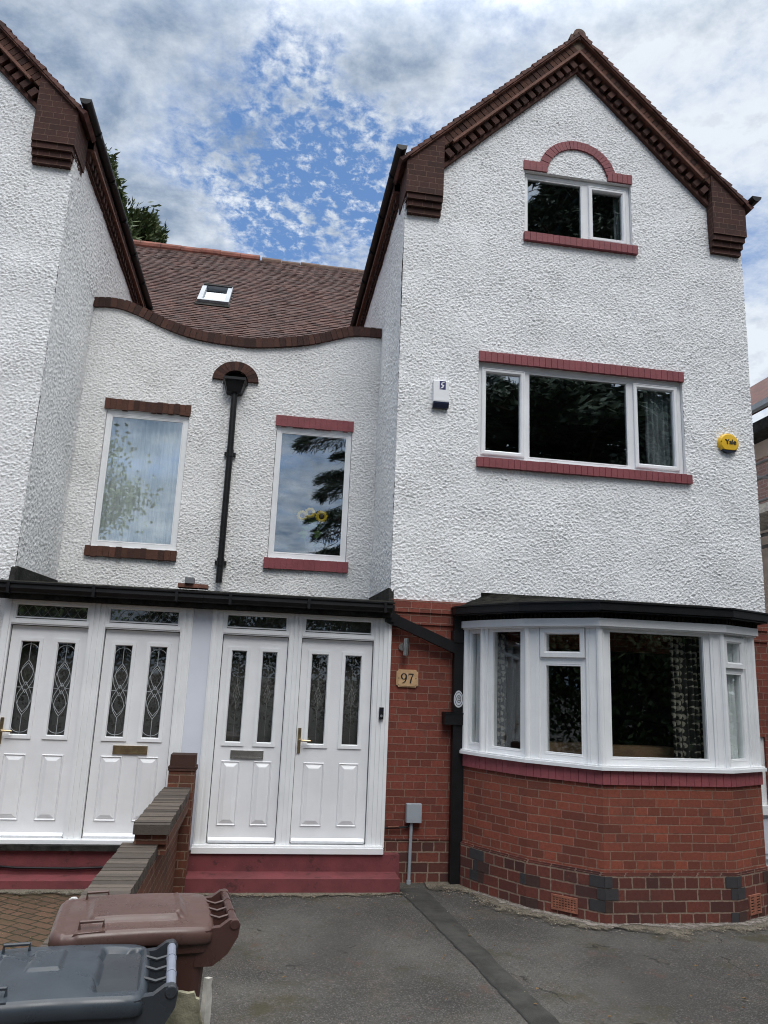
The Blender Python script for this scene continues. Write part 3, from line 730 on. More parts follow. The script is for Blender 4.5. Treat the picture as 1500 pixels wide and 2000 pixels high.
# dark side opening to the right of the bay
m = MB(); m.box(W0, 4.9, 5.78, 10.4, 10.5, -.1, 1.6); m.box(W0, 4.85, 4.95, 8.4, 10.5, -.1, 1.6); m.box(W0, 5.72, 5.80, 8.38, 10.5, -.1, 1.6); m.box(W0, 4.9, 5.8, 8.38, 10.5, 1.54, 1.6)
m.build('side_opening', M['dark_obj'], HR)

# --- bay window
B = [(2.165, 8.02), (2.28, 7.78), (2.59, 7.28), (3.12, 6.78), (4.375, 6.79), (4.86, 7.03), (5.0, 7.6)]
def offs(pl, d):
    """offset an open chain outwards (to its right-hand side walking from low x to high x, i.e. towards the street)"""
    out = []
    for i, p in enumerate(pl):
        ns = []
        for a, b in ((i-1, i), (i, i+1)):
            if a < 0 or b >= len(pl): continue
            dx, dy = pl[b][0]-pl[a][0], pl[b][1]-pl[a][1]; l = math.hypot(dx, dy); ns.append((dy/l, -dx/l))
        nx = sum(n[0] for n in ns)/len(ns); ny = sum(n[1] for n in ns)/len(ns); l2 = nx*nx+ny*ny
        out.append((p[0]+nx*d/l2, p[1]+ny*d/l2))
    return out
def chain(d, yb=YW+.02, ex=0):
    c = offs(B, d); return [(c[0][0], yb)] + c + [(c[-1][0]+.02, yb)]
def ring_plan(m, d1, d0, z0, z1):
    o = chain(d1); i = chain(d0)
    acc = 0
    for k in range(len(o)-1):
        L = math.hypot(o[k+1][0]-o[k][0], o[k+1][1]-o[k][1]); F0 = W0
        q = [(o[k], z0), (o[k+1], z0), (o[k+1], z1), (o[k], z1)]; n = len(m.v)
        for (p, z) in q: m.v.append(Vector((p[0], p[1], z)))
        m.f.append([n, n+1, n+2, n+3]); m.uv.append([(acc, z0), (acc+L, z0), (acc+L, z1), (acc, z1)])
        for z in (z0, z1): m.poly(W0, [(*o[k], z), (*o[k+1], z), (*i[k+1], z), (*i[k], z)])
        m.poly(W0, [(*i[k], z0), (*i[k+1], z0), (*i[k+1], z1), (*i[k], z1)])
        acc += L
m = MB(); ring_plan(m, 0, -.2, .42, 1.157); m.build('bay_brick_wall', M['brick_bay'], HR)
m = MB(); ring_plan(m, .022, -.2, -.15, .405); ring_plan(m, .014, -.2, .405, .421); m.build('bay_plinth', M['brick_plinth'], HR)
def bay_quoins():
    """blue engineering bricks at the plinth angles"""
    r = random.Random(9); QP = bpy.data.objects['bay_plinth']; P = offs(B, .022)
    for k in range(1, 6):
        for row in range(-1, 4):
            z0 = .0985*row+.004; z1 = z0+.0905
            if r.random() < .14: continue
            for sgn in (-1, 1):
                a, b = P[k], P[k+sgn]; dx, dy = b[0]-a[0], b[1]-a[1]; l = math.hypot(dx, dy); d = (dx/l, dy/l)
                n = (d[1], -d[0]) if sgn > 0 else (-d[1], d[0])
                w = (.12 if (row % 2 == 0) == (sgn > 0) else .065)*r.uniform(.9, 1.15)
                F = Fr((a[0], a[1], 0), (d[0], d[1], 0), (n[0], n[1], 0)); m = MB(); m.box(F, 0, w, -.05, .005+r.uniform(-.001, .002), z0, z1)
                m.build('blue_brick', M['blue_brick'] if r.random() < .55 else M['dark_brick'], QP, bevel=.004)
M['blue_brick'] = loose_brick('blue_engineering_brick', (.075, .072, .076), (.030, .028, .030))
M['dark_brick'] = loose_brick('burnt_dark_brick', (.085, .044, .036), (.045, .030, .027))
bay_quoins()
def band_bricks():
    m = MB(); ring_plan(m, .012, -.15, 1.160, 1.277); P = offs(B, .012); r = random.Random(3)
    for k in range(len(P)-1):
        a, b = P[k], P[k+1]; dx, dy = b[0]-a[0], b[1]-a[1]; L = math.hypot(dx, dy); n = max(2, round(L/.075)); F = Fr((a[0], a[1], 0), (dx, dy, 0), (dy, -dx, 0)); w = L/n
        for i in range(n): m.box(F, i*w+.002, (i+1)*w-.002, -.03, .007+r.uniform(0, .0018), 1.158, 1.279)
    m.build('painted_brick_band', M['band_red'], HR)
band_bricks()
bw_ = MB(); ring_plan(bw_, .055, -.16, 1.283, 1.312); ring_plan(bw_, .042, -.16, 1.312, 1.326); bayw = bw_.build('bay_window', M['upvc'], HR)
m = MB(); ring_plan(m, .055, -.1, 2.575, 2.648); ring_plan(m, .035, -.1, 2.56, 2.575); m.build('bay_head_board', M['upvc'], bayw, bevel=.004)
BF = []
Bi = offs(B, -.022)
for k in range(6):
    a, b = Bi[k], Bi[k+1]; dx, dy = b[0]-a[0], b[1]-a[1]; BF.append((Fr((a[0], a[1], 0), (dx, dy, 0), (dy, -dx, 0)), math.hypot(dx, dy)))
lay = [[(.065, .205, 1.40, 2.52, 'f')], [(.125, .485, 1.39, 2.53, 'f')], [(.19, .525, 2.335, 2.50, 'c'), (.185, .53, 1.395, 2.20, 'f')],
       [(.105, 1.06, 1.395, 2.53, 'f')], [(.085, .325, 2.30, 2.485, 'c'), (.08, .335, 1.395, 2.185, 'f')], [(.08, .45, 1.40, 2.52, 'f')]]
def facet(k):
    F, L = BF[k]; m = MB(); o0, o1 = -.07, 0
    panes = lay[k]; xs = sorted({.012, L-.012, *[p[0] for p in panes], *[p[1] for p in panes]}); zs = sorted({1.326, 2.575, *[p[2] for p in panes], *[p[3] for p in panes]})
    for i in range(len(xs)-1):
        for j in range(len(zs)-1):
            cx, cz = (xs[i]+xs[i+1])/2, (zs[j]+zs[j+1])/2
            if any(p[0] < cx < p[1] and p[2] < cz < p[3] for p in panes): continue
            m.box(F, xs[i], xs[i+1], o0, o1, zs[j], zs[j+1])
    # raised outer frame and posts give the stepped profile
    pu0, pu1 = min(p[0] for p in panes), max(p[1] for p in panes)
    e = .062
    for (a, b) in ((0.0, pu0-e), (pu1+e, L)):
        if b-a > .02:
            m.box(F, a, b, o1, o1+.018, 1.326, 2.575); n = max(1, int((b-a)/.05))
            for q in range(n): u = a+(b-a)*(q+.5)/n; m.box(F, u-.004, u+.004, o1+.018, o1+.022, 1.33, 2.57)
    for p in panes:
        if p[4] == 'f': bead(m, F, p[0]-.016, p[1]+.016, p[2]-.016, p[3]+.016, o1+.003, .022, .018)
    fr = m.build('bay_frame', M['upvc'], bayw)
    for p in panes:
        if p[4] == 'c':
            ee = .055; ring(m2 := MB(), F, p[0]-ee, p[1]+ee, p[2]-ee, p[3]+ee, ee-.014, o1-.02, o1+.026); bead(m2, F, p[0]-.014, p[1]+.014, p[2]-.014, p[3]+.014, o1+.026, .02)
            m2.build('opening_sash', M['upvc'], bayw)
        box_obj('pane', M['glass_dark'], bayw, F, p[0]-.014, p[1]+.014, o1-.026, o1-.020, p[2]-.014, p[3]+.014)
for k in range(6): facet(k)
for p in offs(B, -.012): m = MB(); m.tube([(p[0], p[1], 1.326), (p[0], p[1], 2.57)], .032, 10); m.build('corner_post', M['upvc'], bayw)
# bay roof, fascia and gutter
m = MB(); ring_plan(m, .035, -.1, 2.650, 2.72); 
for k in range(len(B)-1):
    P = offs(B, .036); a, b = P[k], P[k+1]; dx, dy = b[0]-a[0], b[1]-a[1]; L = math.hypot(dx, dy); F = Fr((a[0], a[1], 0), (dx, dy, 0), (dy, -dx, 0)); n = int(L/.045)
    for i in range(n): m.box(F, (i+.2)*L/n, (i+.75)*L/n, -.01, .022, 2.655, 2.69)
m.build('bay_fascia', M['roof_felt'], HR)
m = MB(); ring_plan(m, .155, .06, 2.715, 2.79); ring_plan(m, .168, .06, 2.785, 2.80); ring_plan(m, .135, .06, 2.70, 2.716); m.build('bay_gutter', M['black'], HR)
def bay_roof():
    e = chain(.13); top = [(2.42, YW-.0), (2.52, 8.05), (2.75, 7.98), (3.25, 7.95), (4.35, 7.95), (4.75, 7.98), (5.0, 8.05), (5.15, YW), (5.2, YW)]
    r = random.Random(4); m = MB(); n = len(e)
    rows = 5; G = []
    for j in range(rows+1):
        t = j/rows; G.append([(e[i][0]+(top[min(i, 8)][0]-e[i][0])*t, e[i][1]+(top[min(i, 8)][1]-e[i][1])*t, 2.80+.165*t+r.uniform(-.008, .008)) for i in range(n)])
    for j in range(rows):
        for i in range(n-1): m.poly(W0, [G[j][i], G[j][i+1], G[j+1][i+1], G[j+1][i]])
    m.poly(W0, [*G[-1], (5.2, YW, 2.955), (2.42, YW, 2.955)])
    m.box(FW, 2.36, 4.6, .012, .035, 2.93, 2.985)
    m.build('bay_roof', M['roof_felt'], HR)
    u = MB(); u.poly(W0, [(*p, 2.70) for p in chain(.1)]); u.build('bay_soffit', M['dark'], HR)
bay_roof()
M['terracotta'] = plain('terracotta_vent', (.27, .10, .06), .8, .25, 14, .3, 60)
def air_brick(k, u0, u1, z0, z1, nx, nz):
    P = offs(B, .022); a, b = P[k], P[k+1]; dx, dy = b[0]-a[0], b[1]-a[1]; F = Fr((a[0], a[1], 0), (dx, dy, 0), (dy, -dx, 0))
    m = MB(); m.box(F, u0, u1, -.03, .004, z0, z1); xs = np.linspace(u0+.018, u1-.018, nx*2); zs = np.linspace(z0+.016, z1-.016, nz*2)
    ring(m, F, u0, u1, z0, z1, .018, .004, .014)
    for i in range(nx-1): m.box(F, xs[2*i+1], xs[2*i+2], .004, .012, z0+.018, z1-.018)
    for j in range(nz-1): m.box(F, u0+.018, u1-.018, .004, .0125, zs[2*j+1], zs[2*j+2])
    o = m.build('air_brick', M['terracotta'], HR)
    box_obj('vent_holes', M['dark_obj'], o, F, u0+.017, u1-.017, .0041, .0048, z0+.017, z1-.017)
air_brick(2, .25, .495, .045, .17, 8, 5); air_brick(4, .17, .36, .05, .215, 2, 6)

# --- rainwater pipes on the brick front
m = MB(); m.box(FW, 2.045, 2.165, .03, .115, .0, 2.66); m.box(FW, 2.03, 2.18, .0, .13, 2.42, 2.55); m.box(FW, 2.05, 2.2, .03, .12, 2.66, 2.75)
m.box(FW, 1.948, 2.18, .0, .135, 1.565, 1.69); m.box(FW, 1.945, 2.185, .0, .14, 1.672, 1.69); m.build('downpipe', M['black'], HR, bevel=.006)
def diag():
    a, b = Vector((1.32, 0, 2.655)), Vector((2.07, 0, 2.355)); d = (b-a).normalized(); F = Fr((a.x, YW, a.z), d, (0, -1, 0), Vector((-d.z, 0, d.x)))
    m = MB(); m.box(F, 0, (b-a).length, .05, .12, -.055, .055); m.box(F, -.02, .10, .04, .13, -.062, .062); m.box(FW, 1.28, 1.37, .03, .15, 2.60, 2.78)
    m.build('branch_pipe', M['black'], HR, bevel=.006)
diag()

# --- porch: frames, doors, roof
M['came_dark'] = plain('dull_lead_came', (.20, .20, .18), .5, .1, 20)
M['seal'] = plain('grey_rubber_seal', (.06, .06, .062), .7, .2, 10)
def porch_bar(m, u0, u1, z0, z1, o=0, grooves=True):
    m.box(FD, u0, u1, -.07, o, z0, z1)
    w = u1-u0; h = z1-z0
    if not grooves: return
    if h > w:
        n = max(1, int(w/.045))
        for i in range(n): c = u0+w*(i+.5)/n; m.box(FD, c-w/n*.28, c+w/n*.28, o, o+.012, z0, z1)
    else: m.box(FD, u0, u1, o, o+.010, z0+h*.25, z1-h*.25)
def door(parent, u0, u1, z0, z1, style, letter, handle):
    F = FD; oB = -.045; w = u1-u0; h = z1-z0
    gl = [(u0+w*.14, u0+w*.385), (u0+w*.612, u0+w*.855)]; g0, g1 = z0+h*.468, z0+h*.926
    m = MB(); xs = sorted([u0, u1, *gl[0], *gl[1]]); zs = [z0, g0, g1, z1]
    for i in range(5):
        for j in range(3):
            cx = (xs[i]+xs[i+1])/2
            if j == 1 and any(a < cx < b for a, b in gl): continue
            m.box(F, xs[i], xs[i+1], oB-.04, oB, zs[j], zs[j+1])
    for (a, b) in ((u0+w*.115, u0+w*.40), (u0+w*.60, u0+w*.875)):
        z_0, z_1 = z0+h*.077, z0+h*.382; p = .018; q = .045; o = oB
        def frame(A, B_, o1, o2):
            P = [(a+A, z_0+A), (b-A, z_0+A), (b-A, z_1-A), (a+A, z_1-A)]; I = [(a+B_, z_0+B_), (b-B_, z_0+B_), (b-B_, z_1-B_), (a+B_, z_1-B_)]
            for i in range(4):
                j = (i+1) % 4; m.poly(F, [(P[i][0], o1, P[i][1]), (P[j][0], o1, P[j][1]), (I[j][0], o2, I[j][1]), (I[i][0], o2, I[i][1])])
            return I
        frame(0, .008, oB+.0008, oB+.012); frame(.008, p, oB+.012, oB-.006+.0068); I = frame(p, q+.012, oB+.001, oB+.017)
        m.poly(F, [(x, oB+.017, z) for x, z in I])
    d = m.build('door', M['door'], parent)
    sl = MB(); ring(sl, F, u0-.005, u1+.005, z0-.004, z1+.005, .006, oB-.03, oB+.0015); sl.build('seal', M['seal'], d)
    for (a, b) in gl:
        f = MB(); ring(f, F, a-.03, b+.03, g0-.03, g1+.03, .033, oB-.002, oB+.012); bead(f, F, a-.001, b+.001, g0-.001, g1+.001, oB+.0121, .02, .012)
        f.build('glazing_frame', M['upvc'], d, bevel=.003)
        box_obj('pane', M['glass_door'], d, F, a-.004, b+.004, oB-.028, oB-.022, g0-.004, g1+.004)
        box_obj('obscured_backing', M['dark'], d, F, a-.02, b+.02, oB-.16, oB-.13, g0-.02, g1+.02)
        c = MB(); cx = (a+b)/2; hw = (b-a)/2; P = lambda x, z: F((x, oB-.019, z)); L = lambda pts, r=.0032: c.tube([P(*q) for q in pts], r, 5)
        H = g1-g0
        if style == 'old':
            zt, zb = g1-hw*1.25, g0+hw*1.05
            L([(cx+hw*.97*math.cos(t), zt+hw*.9*math.sin(t)) for t in np.linspace(0.05, math.pi-.05, 14)]); L([(cx+hw*.97*math.cos(t), zb-hw*.75*math.sin(t)) for t in np.linspace(0.05, math.pi-.05, 14)])
            L([(cx, g1), (cx, g1-H*.21)]); L([(cx, g0), (cx, g0+H*.21)]); zc = (g0+g1)/2
            L([(a, zc), (cx-hw*.32, zc)]); L([(b, zc), (cx+hw*.32, zc)])
            for s in (-1, 1):
                for v in (-1, 1):
                    L([(cx+s*hw*.75*math.sin(math.pi*t)*(1-.35*t), zc+v*H*(.29*(1-t)-.035*t*0+.02*t)) for t in np.linspace(0, 1, 14)])
                    L([(cx+s*hw*(.34-.34*t+.62*math.sin(math.pi*t)), zc+v*H*(.0+.26*t)) for t in np.linspace(0, 1, 14)])
                    L([(cx+s*hw*.34, zc), (cx, zc+v*H*.06)])
        else:
            zc = g0+H*.52
            L([(cx, zc+.1), (cx-hw*.42, zc), (cx, zc-.1), (cx+hw*.42, zc), (cx, zc+.1)], .0022); L([(cx-hw*.2, zc+.02), (cx, zc-.05), (cx+hw*.2, zc+.02)], .0018)
            L([(cx, zc+.16), (cx, zc+.05)], .0018); L([(cx, zc-.16), (cx, zc-.05)], .0018)
            L([(cx, g1), (cx, g0)], .0009); L([(a+.008, g0+.012), (a+.008, g1-.012), (b-.008, g1-.012), (b-.008, g0+.012), (a+.008, g0+.012)], .0013)
        c.build('leaded_pattern', M['came'] if style == 'old' else M['came_dark'], d)
    k = MB(); k.prism(Fr(F.O, (0, -1, 0), (1, 0, 0)), [(oB, z0+.0), (oB+.03, z0+.0), (oB+.026, z0+.022), (oB, z0+.045)], u0+.012, u1-.012); k.build('weather_bar', M['steel_bar'], d)
    if letter:
        cx = (u0+u1)/2-.005; zl = z0+h*.405+.015; mm = M['chrome']
        k = MB(); ring(k, F, cx-.165, cx+.165, zl-.04, zl+.04, .016, oB, oB+.016); k.box(F, cx-.15, cx+.15, oB, oB+.010, zl-.026, zl+.026); k.build('letterbox', M['brass'] if style == 'old' else mm, d, bevel=.004)
    if handle:
        k = MB(); x = u0+.03; zh = z0+h*.49; k.box(F, x-.016, x+.016, oB, oB+.012, zh-.13, zh+.12); k.tube([F((x, oB, zh)), F((x, oB+.055, zh)), F((x+.02, oB+.062, zh)), F((x+.115, oB+.058, zh-.004))], .011, 8); k.box(F, x-.008, x+.008, oB+.012, oB+.02, zh-.09, zh-.06)
        k.build('handle', M['brass'], d, bevel=.003)
    return d
def transom(m, f, u0, u1, z0, z1, old):
    bead(m, FD, u0-.014, u1+.014, z0-.014, z1+.014, -.01, .02, .014)
    box_obj('transom_pane', M['glass_door'], f, FD, u0-.01, u1+.01, -.05, -.044, z0-.01, z1+.01)
    box_obj('transom_backing', M['dark'], f, FD, u0-.02, u1+.02, -.17, -.14, z0-.02, z1+.02)
    if old:
        c = MB(); n = 7
        for i in range(n):
            a = u0+(u1-u0)*i/n; b = u0+(u1-u0)*(i+1)/n
            for s in (-1, 1): c.tube([FD((a+(b-a)*t, -.04, (z0+z1)/2+s*(z1-z0)*.45*math.sin(math.pi*t))) for t in np.linspace(0, 1, 8)], .0022, 4)
        c.build('leaded_pattern', M['came_dark'], f)
def porch(parent, X, style, letters, handles):
    """X: outer left, door1 l/r, door2 l/r, outer right"""
    xo0, a0, a1, b0, b1, xo1 = X; zs = .372 if style == 'new' else .40; zt = 2.388
    m = MB()
    porch_bar(m, xo0, a0-.006, .34, 2.64); porch_bar(m, a1+.006, b0-.006, .34, 2.64); porch_bar(m, b1+.006, xo1, .34, 2.64)
    for (u0, u1) in ((a0-.006, a1+.006), (b0-.006, b1+.006)):
        m.box(FD, u0, u1, -.07, .004, zt+.006, 2.455); m.box(FD, u0+.002, u1-.002, .004, .014, zt+.02, 2.43); m.box(FD, u0, u1, -.07, .004, 2.605, 2.64); m.box(FD, u0, u1, -.1, -.05, .31, zs-.004)
        m.box(FD, u0, u0+.012, -.07, -.002, 2.455, 2.605); m.box(FD, u1-.012, u1, -.07, -.002, 2.455, 2.605)
        q = .03
        m.box(FD, u0+.0121, u0+q, -.07, -.01, 2.455, 2.605); m.box(FD, u1-q, u1-.0121, -.07, -.01, 2.455, 2.605)
    f = m.build('door_frame', M['upvc'], parent)
    for (u0, u1) in ((a0, a1), (b0, b1)):
        t = MB(); transom(t, f, u0+.03, u1-.03, 2.478, 2.592, style == 'old'); t.build('transom_bead', M['upvc'], f)
    for i, (u0, u1) in enumerate(((a0, a1), (b0, b1))): door(parent, u0, u1, zs, zt, style, letters[i], handles[i])
porch(HR, (-.528, -.40, .265, .415, 1.167, 1.36), 'new', (True, False), (False, True))
porch(HL, (-2.56, -2.475, -1.745, -1.575, -.845, -.72), 'old', (False, True), (True, False))
m = MB(); m.box(FD, -.535, 1.345, -.05, .075, .292, .345); m.box(FD, -.53, 1.34, -.05, .055, .345, .362); m.build('door_sill', M['upvc'], HR, bevel=.004)
m = MB(); m.box(FD, -2.56, -.64, -.05, .07, .365, .40); m.build('door_sill', M['upvc'], HL)
m = MB(); m.box(FD, -2.58, -.60, -.05, .13, .318, .366); m.build('slate_threshold', M['slate'] if 'slate' in M else M['black_old'], HL)
box_obj('porch_panel', M['panel'], HL, FD, -.72, -.528, -.06, -.02, .25, 2.64)
# gutter, fascia and flat roof right across
m = MB(); m.box(W0, -2.6, XL-.005, 7.955, 7.985, 2.645, 2.775); m.box(W0, -2.6, XL-.005, 7.985, 8.02, 2.64, 2.66)
r_ = random.Random(2)
for i in range(60):
    x = -2.5+i*.063; 
    if r_.random() < .7: m.box(W0, x, x+.035, 7.945, 7.956, 2.648, 2.668+r_.uniform(0, .012))
m.build('porch_fascia', M['black_old'], HR)
def gutter_long(parent, x0, x1, y, z):
    m = MB(); prof = [(0, .085), (.0, .0), (-.03, -.012), (-.075, .0), (-.095, .035), (-.092, .07), (-.11, .082), (-.11, .095), (-.095, .095)]
    for p, q in zip(prof, prof[1:]): m.poly(W0, [(x0, y+p[0], z+p[1]), (x1, y+p[0], z+p[1]), (x1, y+q[0], z+q[1]), (x0, y+q[0], z+q[1])])
    m.poly(W0, [(x1, y+p[0], z+p[1]) for p in prof]); m.poly(W0, [(x0, y+p[0], z+p[1]) for p in prof])
    x = x0+.25
    while x < x1: m.box(W0, x, x+.028, y-.116, y, z-.016, z+.098); x += .8
    return m.build('porch_gutter', M['black'], parent)
gutter_long(HL, -2.75, XM, 7.955, 2.70); gutter_long(HR, XM+.002, XL-.02, 7.955, 2.70)
def porch_roof(parent, x0, x1, seed):
    r = random.Random(seed); m = MB(); n = int((x1-x0)/.12); pr = None
    for i in range(n+1):
        x = x0+(x1-x0)*i/n; j = r.uniform(-.006, .006); cur = [(x, 7.875+r.uniform(-.008, .01), 2.798+j), (x, 8.2, 2.845), (x, YB, 2.96)]
        if pr:
            for a in range(2): m.poly(W0, [pr[a], cur[a], cur[a+1], pr[a+1]])
            m.poly(W0, [(pr[0][0], pr[0][1], pr[0][2]-.018), (cur[0][0], cur[0][1], cur[0][2]-.018), cur[0], pr[0]])
        pr = cur
    m.build('porch_roof', M['roof_felt'], parent)
porch_roof(HL, -2.66, XM, 1); porch_roof(HR, XM, XL+.01, 2)
for par, F in ((HR, FSR), (HL, FSL)):
    m = MB(); m.prism(F, [(YW-.045, 2.80), (YB, 2.85), (YB, 3.02), (YW+.02, 2.985)], -.01, .022); m.prism(F, [(YW-.05, 2.79), (YW+.0, 2.80), (YW+.0, 2.98), (YW-.012, 2.96)], -.03, .024); m.build('felt_upstand', M['black_old'], par)
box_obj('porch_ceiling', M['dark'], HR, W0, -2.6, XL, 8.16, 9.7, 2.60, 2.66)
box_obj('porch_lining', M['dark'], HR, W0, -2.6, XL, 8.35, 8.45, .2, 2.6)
# stepped tile and grey block where the downpipe discharges
m = MB(); m.box(W0, -.90, -.60, 7.98, 8.14, 2.845, 2.885); m.build('discharge_tile', M['crease'], HL, bevel=.004)
m = MB(); m.box(W0, -.83, -.74, 7.95, 8.10, 2.885, 2.945); m.build('discharge_block', M['lead'], HL, bevel=.008)
# steps
def step(parent, name, mat, x0, x1, y0, y1, z0, z1): 
    m = MB(); m.box(W0, x0, x1, y0, y1, z0, z1); return m.build(name, mat, parent, bevel=.012)
step(HR, 'upper_step', M['step_red'], -.62, 1.515, 8.03, 8.3, -.05, .285); step(HR, 'lower_step', M['step_red'], -.62, 1.475, 7.75, 8.029, -.1, .128)
step(HL, 'upper_step', M['step_red'], -2.62, -.70, 8.0, 8.3, -.05, .33); step(HL, 'lower_step', M['step_red'], -2.62, -.86, 7.76, 7.999, -.1, .105)
box_obj('porch_base', M['brick'], HR, W0, -.62, XL, 8.1, 8.3, -.1, .30)

# --- rooms behind the windows
def room(parent, x0, x1, y0, y1, z0, z1):
    m = MB(); t = .05
    for b in ((x0, x1, y1, y1+t, z0, z1), (x0-t, x0, y0, y1, z0, z1), (x1, x1+t, y0, y1, z0, z1), (x0-t, x1+t, y0, y1+t, z0-t, z0), (x0-t, x1+t, y0, y1+t, z1, z1+t)): m.box(W0, *b)
    m.build('room_interior', M['dark'], parent)
room(HR, 1.7, 5.5, YW+.10, 11.5, 3.5, 6.0); room(HR, 2.5, 4.7, YW+.10, 11, 6.7, 8.6); room(HR, -.4, 1.25, YB+.10, 12.0, 3.0, 5.5); room(HL, -2.45, -.75, YB+.10, 12, 3.0, 5.5)
room(HR, 2.2, 5.0, YW+.05, 12, .5, 2.55)
m = MB(); m.poly(W0, [(*p, .7) for p in chain(-.16)]); m.build('bay_floor', M['dark'], HR)
# ------------------------------------------------------------------ curtains, sofa, sunflowers
def curtain(name, mat, F, u0, u1, z0, z1, label, o=-.15, amp=.022, folds=9, tie=None, group=None, seed=1):
    r = random.Random(seed); nu, nz = max(24, folds*8), 24; V = []; Q = []; uv = []
    ph = [r.uniform(-.6, .6) for _ in range(6)]
    for j in range(nz+1):
        z = z0+(z1-z0)*j/nz; k = tie(j/nz) if tie else 1
        for i in range(nu+1):
            t = i/nu; a = t*folds*2*math.pi
            w = math.sin(a+ph[0]*math.sin(t*9))*amp*(1+.4*math.sin(a*.37+ph[1]))
            V.append(tuple(F((u0+(u1-u0)*t*k + .006*math.sin(j*.5+i), o+w, z))))
    for j in range(nz):
        for i in range(nu): a = j*(nu+1)+i; Q.append((a, a+1, a+nu+2, a+nu+1))
    me = bpy.data.meshes.new(name); me.from_pydata(V, [], Q); me.materials.append(mat)
    ul = me.uv_layers.new(name='UVMap')
    for p in me.polygons:
        p.use_smooth = True
        for li in p.loop_indices:
            vi = me.loops[li].vertex_index; ul.data[li].uv = ((vi % (nu+1))/nu*(u1-u0)*1.3, (vi//(nu+1))/nz*(z1-z0))
    ob = bpy.data.objects.new(name, me); COL.objects.link(ob)
    s = ob.modifiers.new('thickness', 'SOLIDIFY'); s.thickness = .003
    return tag(ob, label, 'curtain', group)
curtain('net_curtain', M['net'], FB, -2.16, -1.20, 3.50, 5.25, 'white pleated net curtain filling the left-hand tall window with brown brick sill', folds=13, seed=2)
curtain('curtain', M['grey_curtain'], FW, 4.50, 4.85, 4.56, 5.70, 'plain grey curtain drawn aside in the right pane of the wide first-floor window', o=-.2, folds=5, amp=.03, seed=3, tie=lambda t: 1)
curtain('curtain', M['grey_curtain'], FW, 4.16, 4.25, 7.55, 8.36, 'narrow grey curtain edge in the small attic window under the arch', o=-.2, folds=2, seed=4)
curtain('net_curtain', M['net'], BF[0][0], -.05, .24, 1.34, 2.56, 'pale sheer curtain in the narrowest left facet of the bay window', o=-.075, folds=5, amp=.014, seed=5)
curtain('curtain', M['pattern_curtain'], BF[3][0], .80, 1.12, 1.36, 2.56, 'black and cream patterned curtain at the right of the wide bay pane', o=-.16, folds=5, amp=.03, seed=6)
curtain('curtain', M['pattern_curtain'], BF[1][0], .06, .16, 1.36, 2.56, 'black and cream patterned curtain strip in the bay pane nearest the downpipe', o=-.16, folds=2, amp=.02, seed=7)
curtain('net_curtain', M['net'], BF[4][0], .10, .46, 1.36, 2.54, 'pale sheer curtain in the right bay facet with a small opening light', o=-.075, folds=6, amp=.014, seed=8)
def sofa():
    t = thing('sofa', 'tan sofa seen low behind the bay window glass', 'sofa', (3.6, 7.45, .75))
    for (x0, x1) in ((3.02, 3.72), (3.75, 4.05)):
        pass
    for i, (x0, x1, y) in enumerate(((2.82, 3.30, 7.38), (3.33, 4.12, 7.2))):
        m = MB(); m.box(W0, x0, x1, y, y+.26, .85, 1.455); o = m.build('back_cushion', M['sofa'], t, smooth=True, bevel=.10)
        o.modifiers['bevel'].segments = 4
    m = MB(); m.box(W0, 2.85, 4.1, 7.5, 8.2, .72, 1.12); m.build('seat', M['sofa'], t, bevel=.05)
sofa()
def sunflowers():
    t = thing('sunflower_bunch', 'three yellow sunflowers behind the sky-reflecting tall window', 'flowers', (.53, 10.0, 3.5))
    yel = plain('sunflower_petal', (.95, .62, .03), .6, .2, 30); cen = plain('sunflower_centre', (.10, .05, .015), .9, .3, 40); grn = plain('stem_green', (.08, .16, .03), .7, .2, 20)
    for i, (x, z, sc) in enumerate(((.40, 4.07, .95), (.50, 4.115, 1.0), (.655, 4.075, 1.1))):
        F = Fr((x, 9.845, z), (1, 0, 0), (0, -1, -.25)); r = random.Random(i); m = MB()
        for ring_ in range(2):
            for k in range(16):
                a = 2*math.pi*(k+.5*ring_)/16+r.uniform(-.05, .05); L = (.078+r.uniform(-.006, .006))*sc; w = .011*sc; q = lambda R, s, o: (R*math.cos(a)-s*math.sin(a), o, R*math.sin(a)+s*math.cos(a))
                m.poly(F, [q(.026*sc, -w*.6, .0), q(.05*sc, -w, .01-ring_*.006), q(L, 0, -.004), q(.05*sc, w, .01-ring_*.006), q(.026*sc, w*.6, .0)])
        h = m.build('flower_head', yel, t)
        c = MB(); c.tube([F((0, -.01, 0)), F((0, .012, 0)), F((0, .018, 0))], [.034*sc, .034*sc, .02*sc], 14); c.build('flower_centre', cen, h)
        s = MB(); s.tube([F((0, -.012, 0)), (x, 9.90, z-.1), (.53+(x-.53)*.3, 9.93, 3.62)], .006, 6); s.build('stem', grn, t)
    v = MB(); v.tube([(.53, 9.93, 3.48), (.53, 9.93, 3.5), (.53, 9.93, 3.6), (.53, 9.93, 3.72), (.53, 9.93, 3.74)], [.04, .055, .07, .045, .05], 16); v.build('vase', M['dark'], t, smooth=True)
    g = MB(); r = random.Random(5)
    for k in range(14):
        a = r.uniform(0, 6.28); c = Vector((.53+r.uniform(-.12, .12), 9.90, 3.9+r.uniform(-.1, .12))); d = Vector((math.cos(a), -.3, math.sin(a)*.6))*.07; p = Vector((-d.z, 0, d.x))*.5
        g.poly(W0, [c-d, c+p, c+d, c-p])
    g.build('leaves', grn, t)
sunflowers()

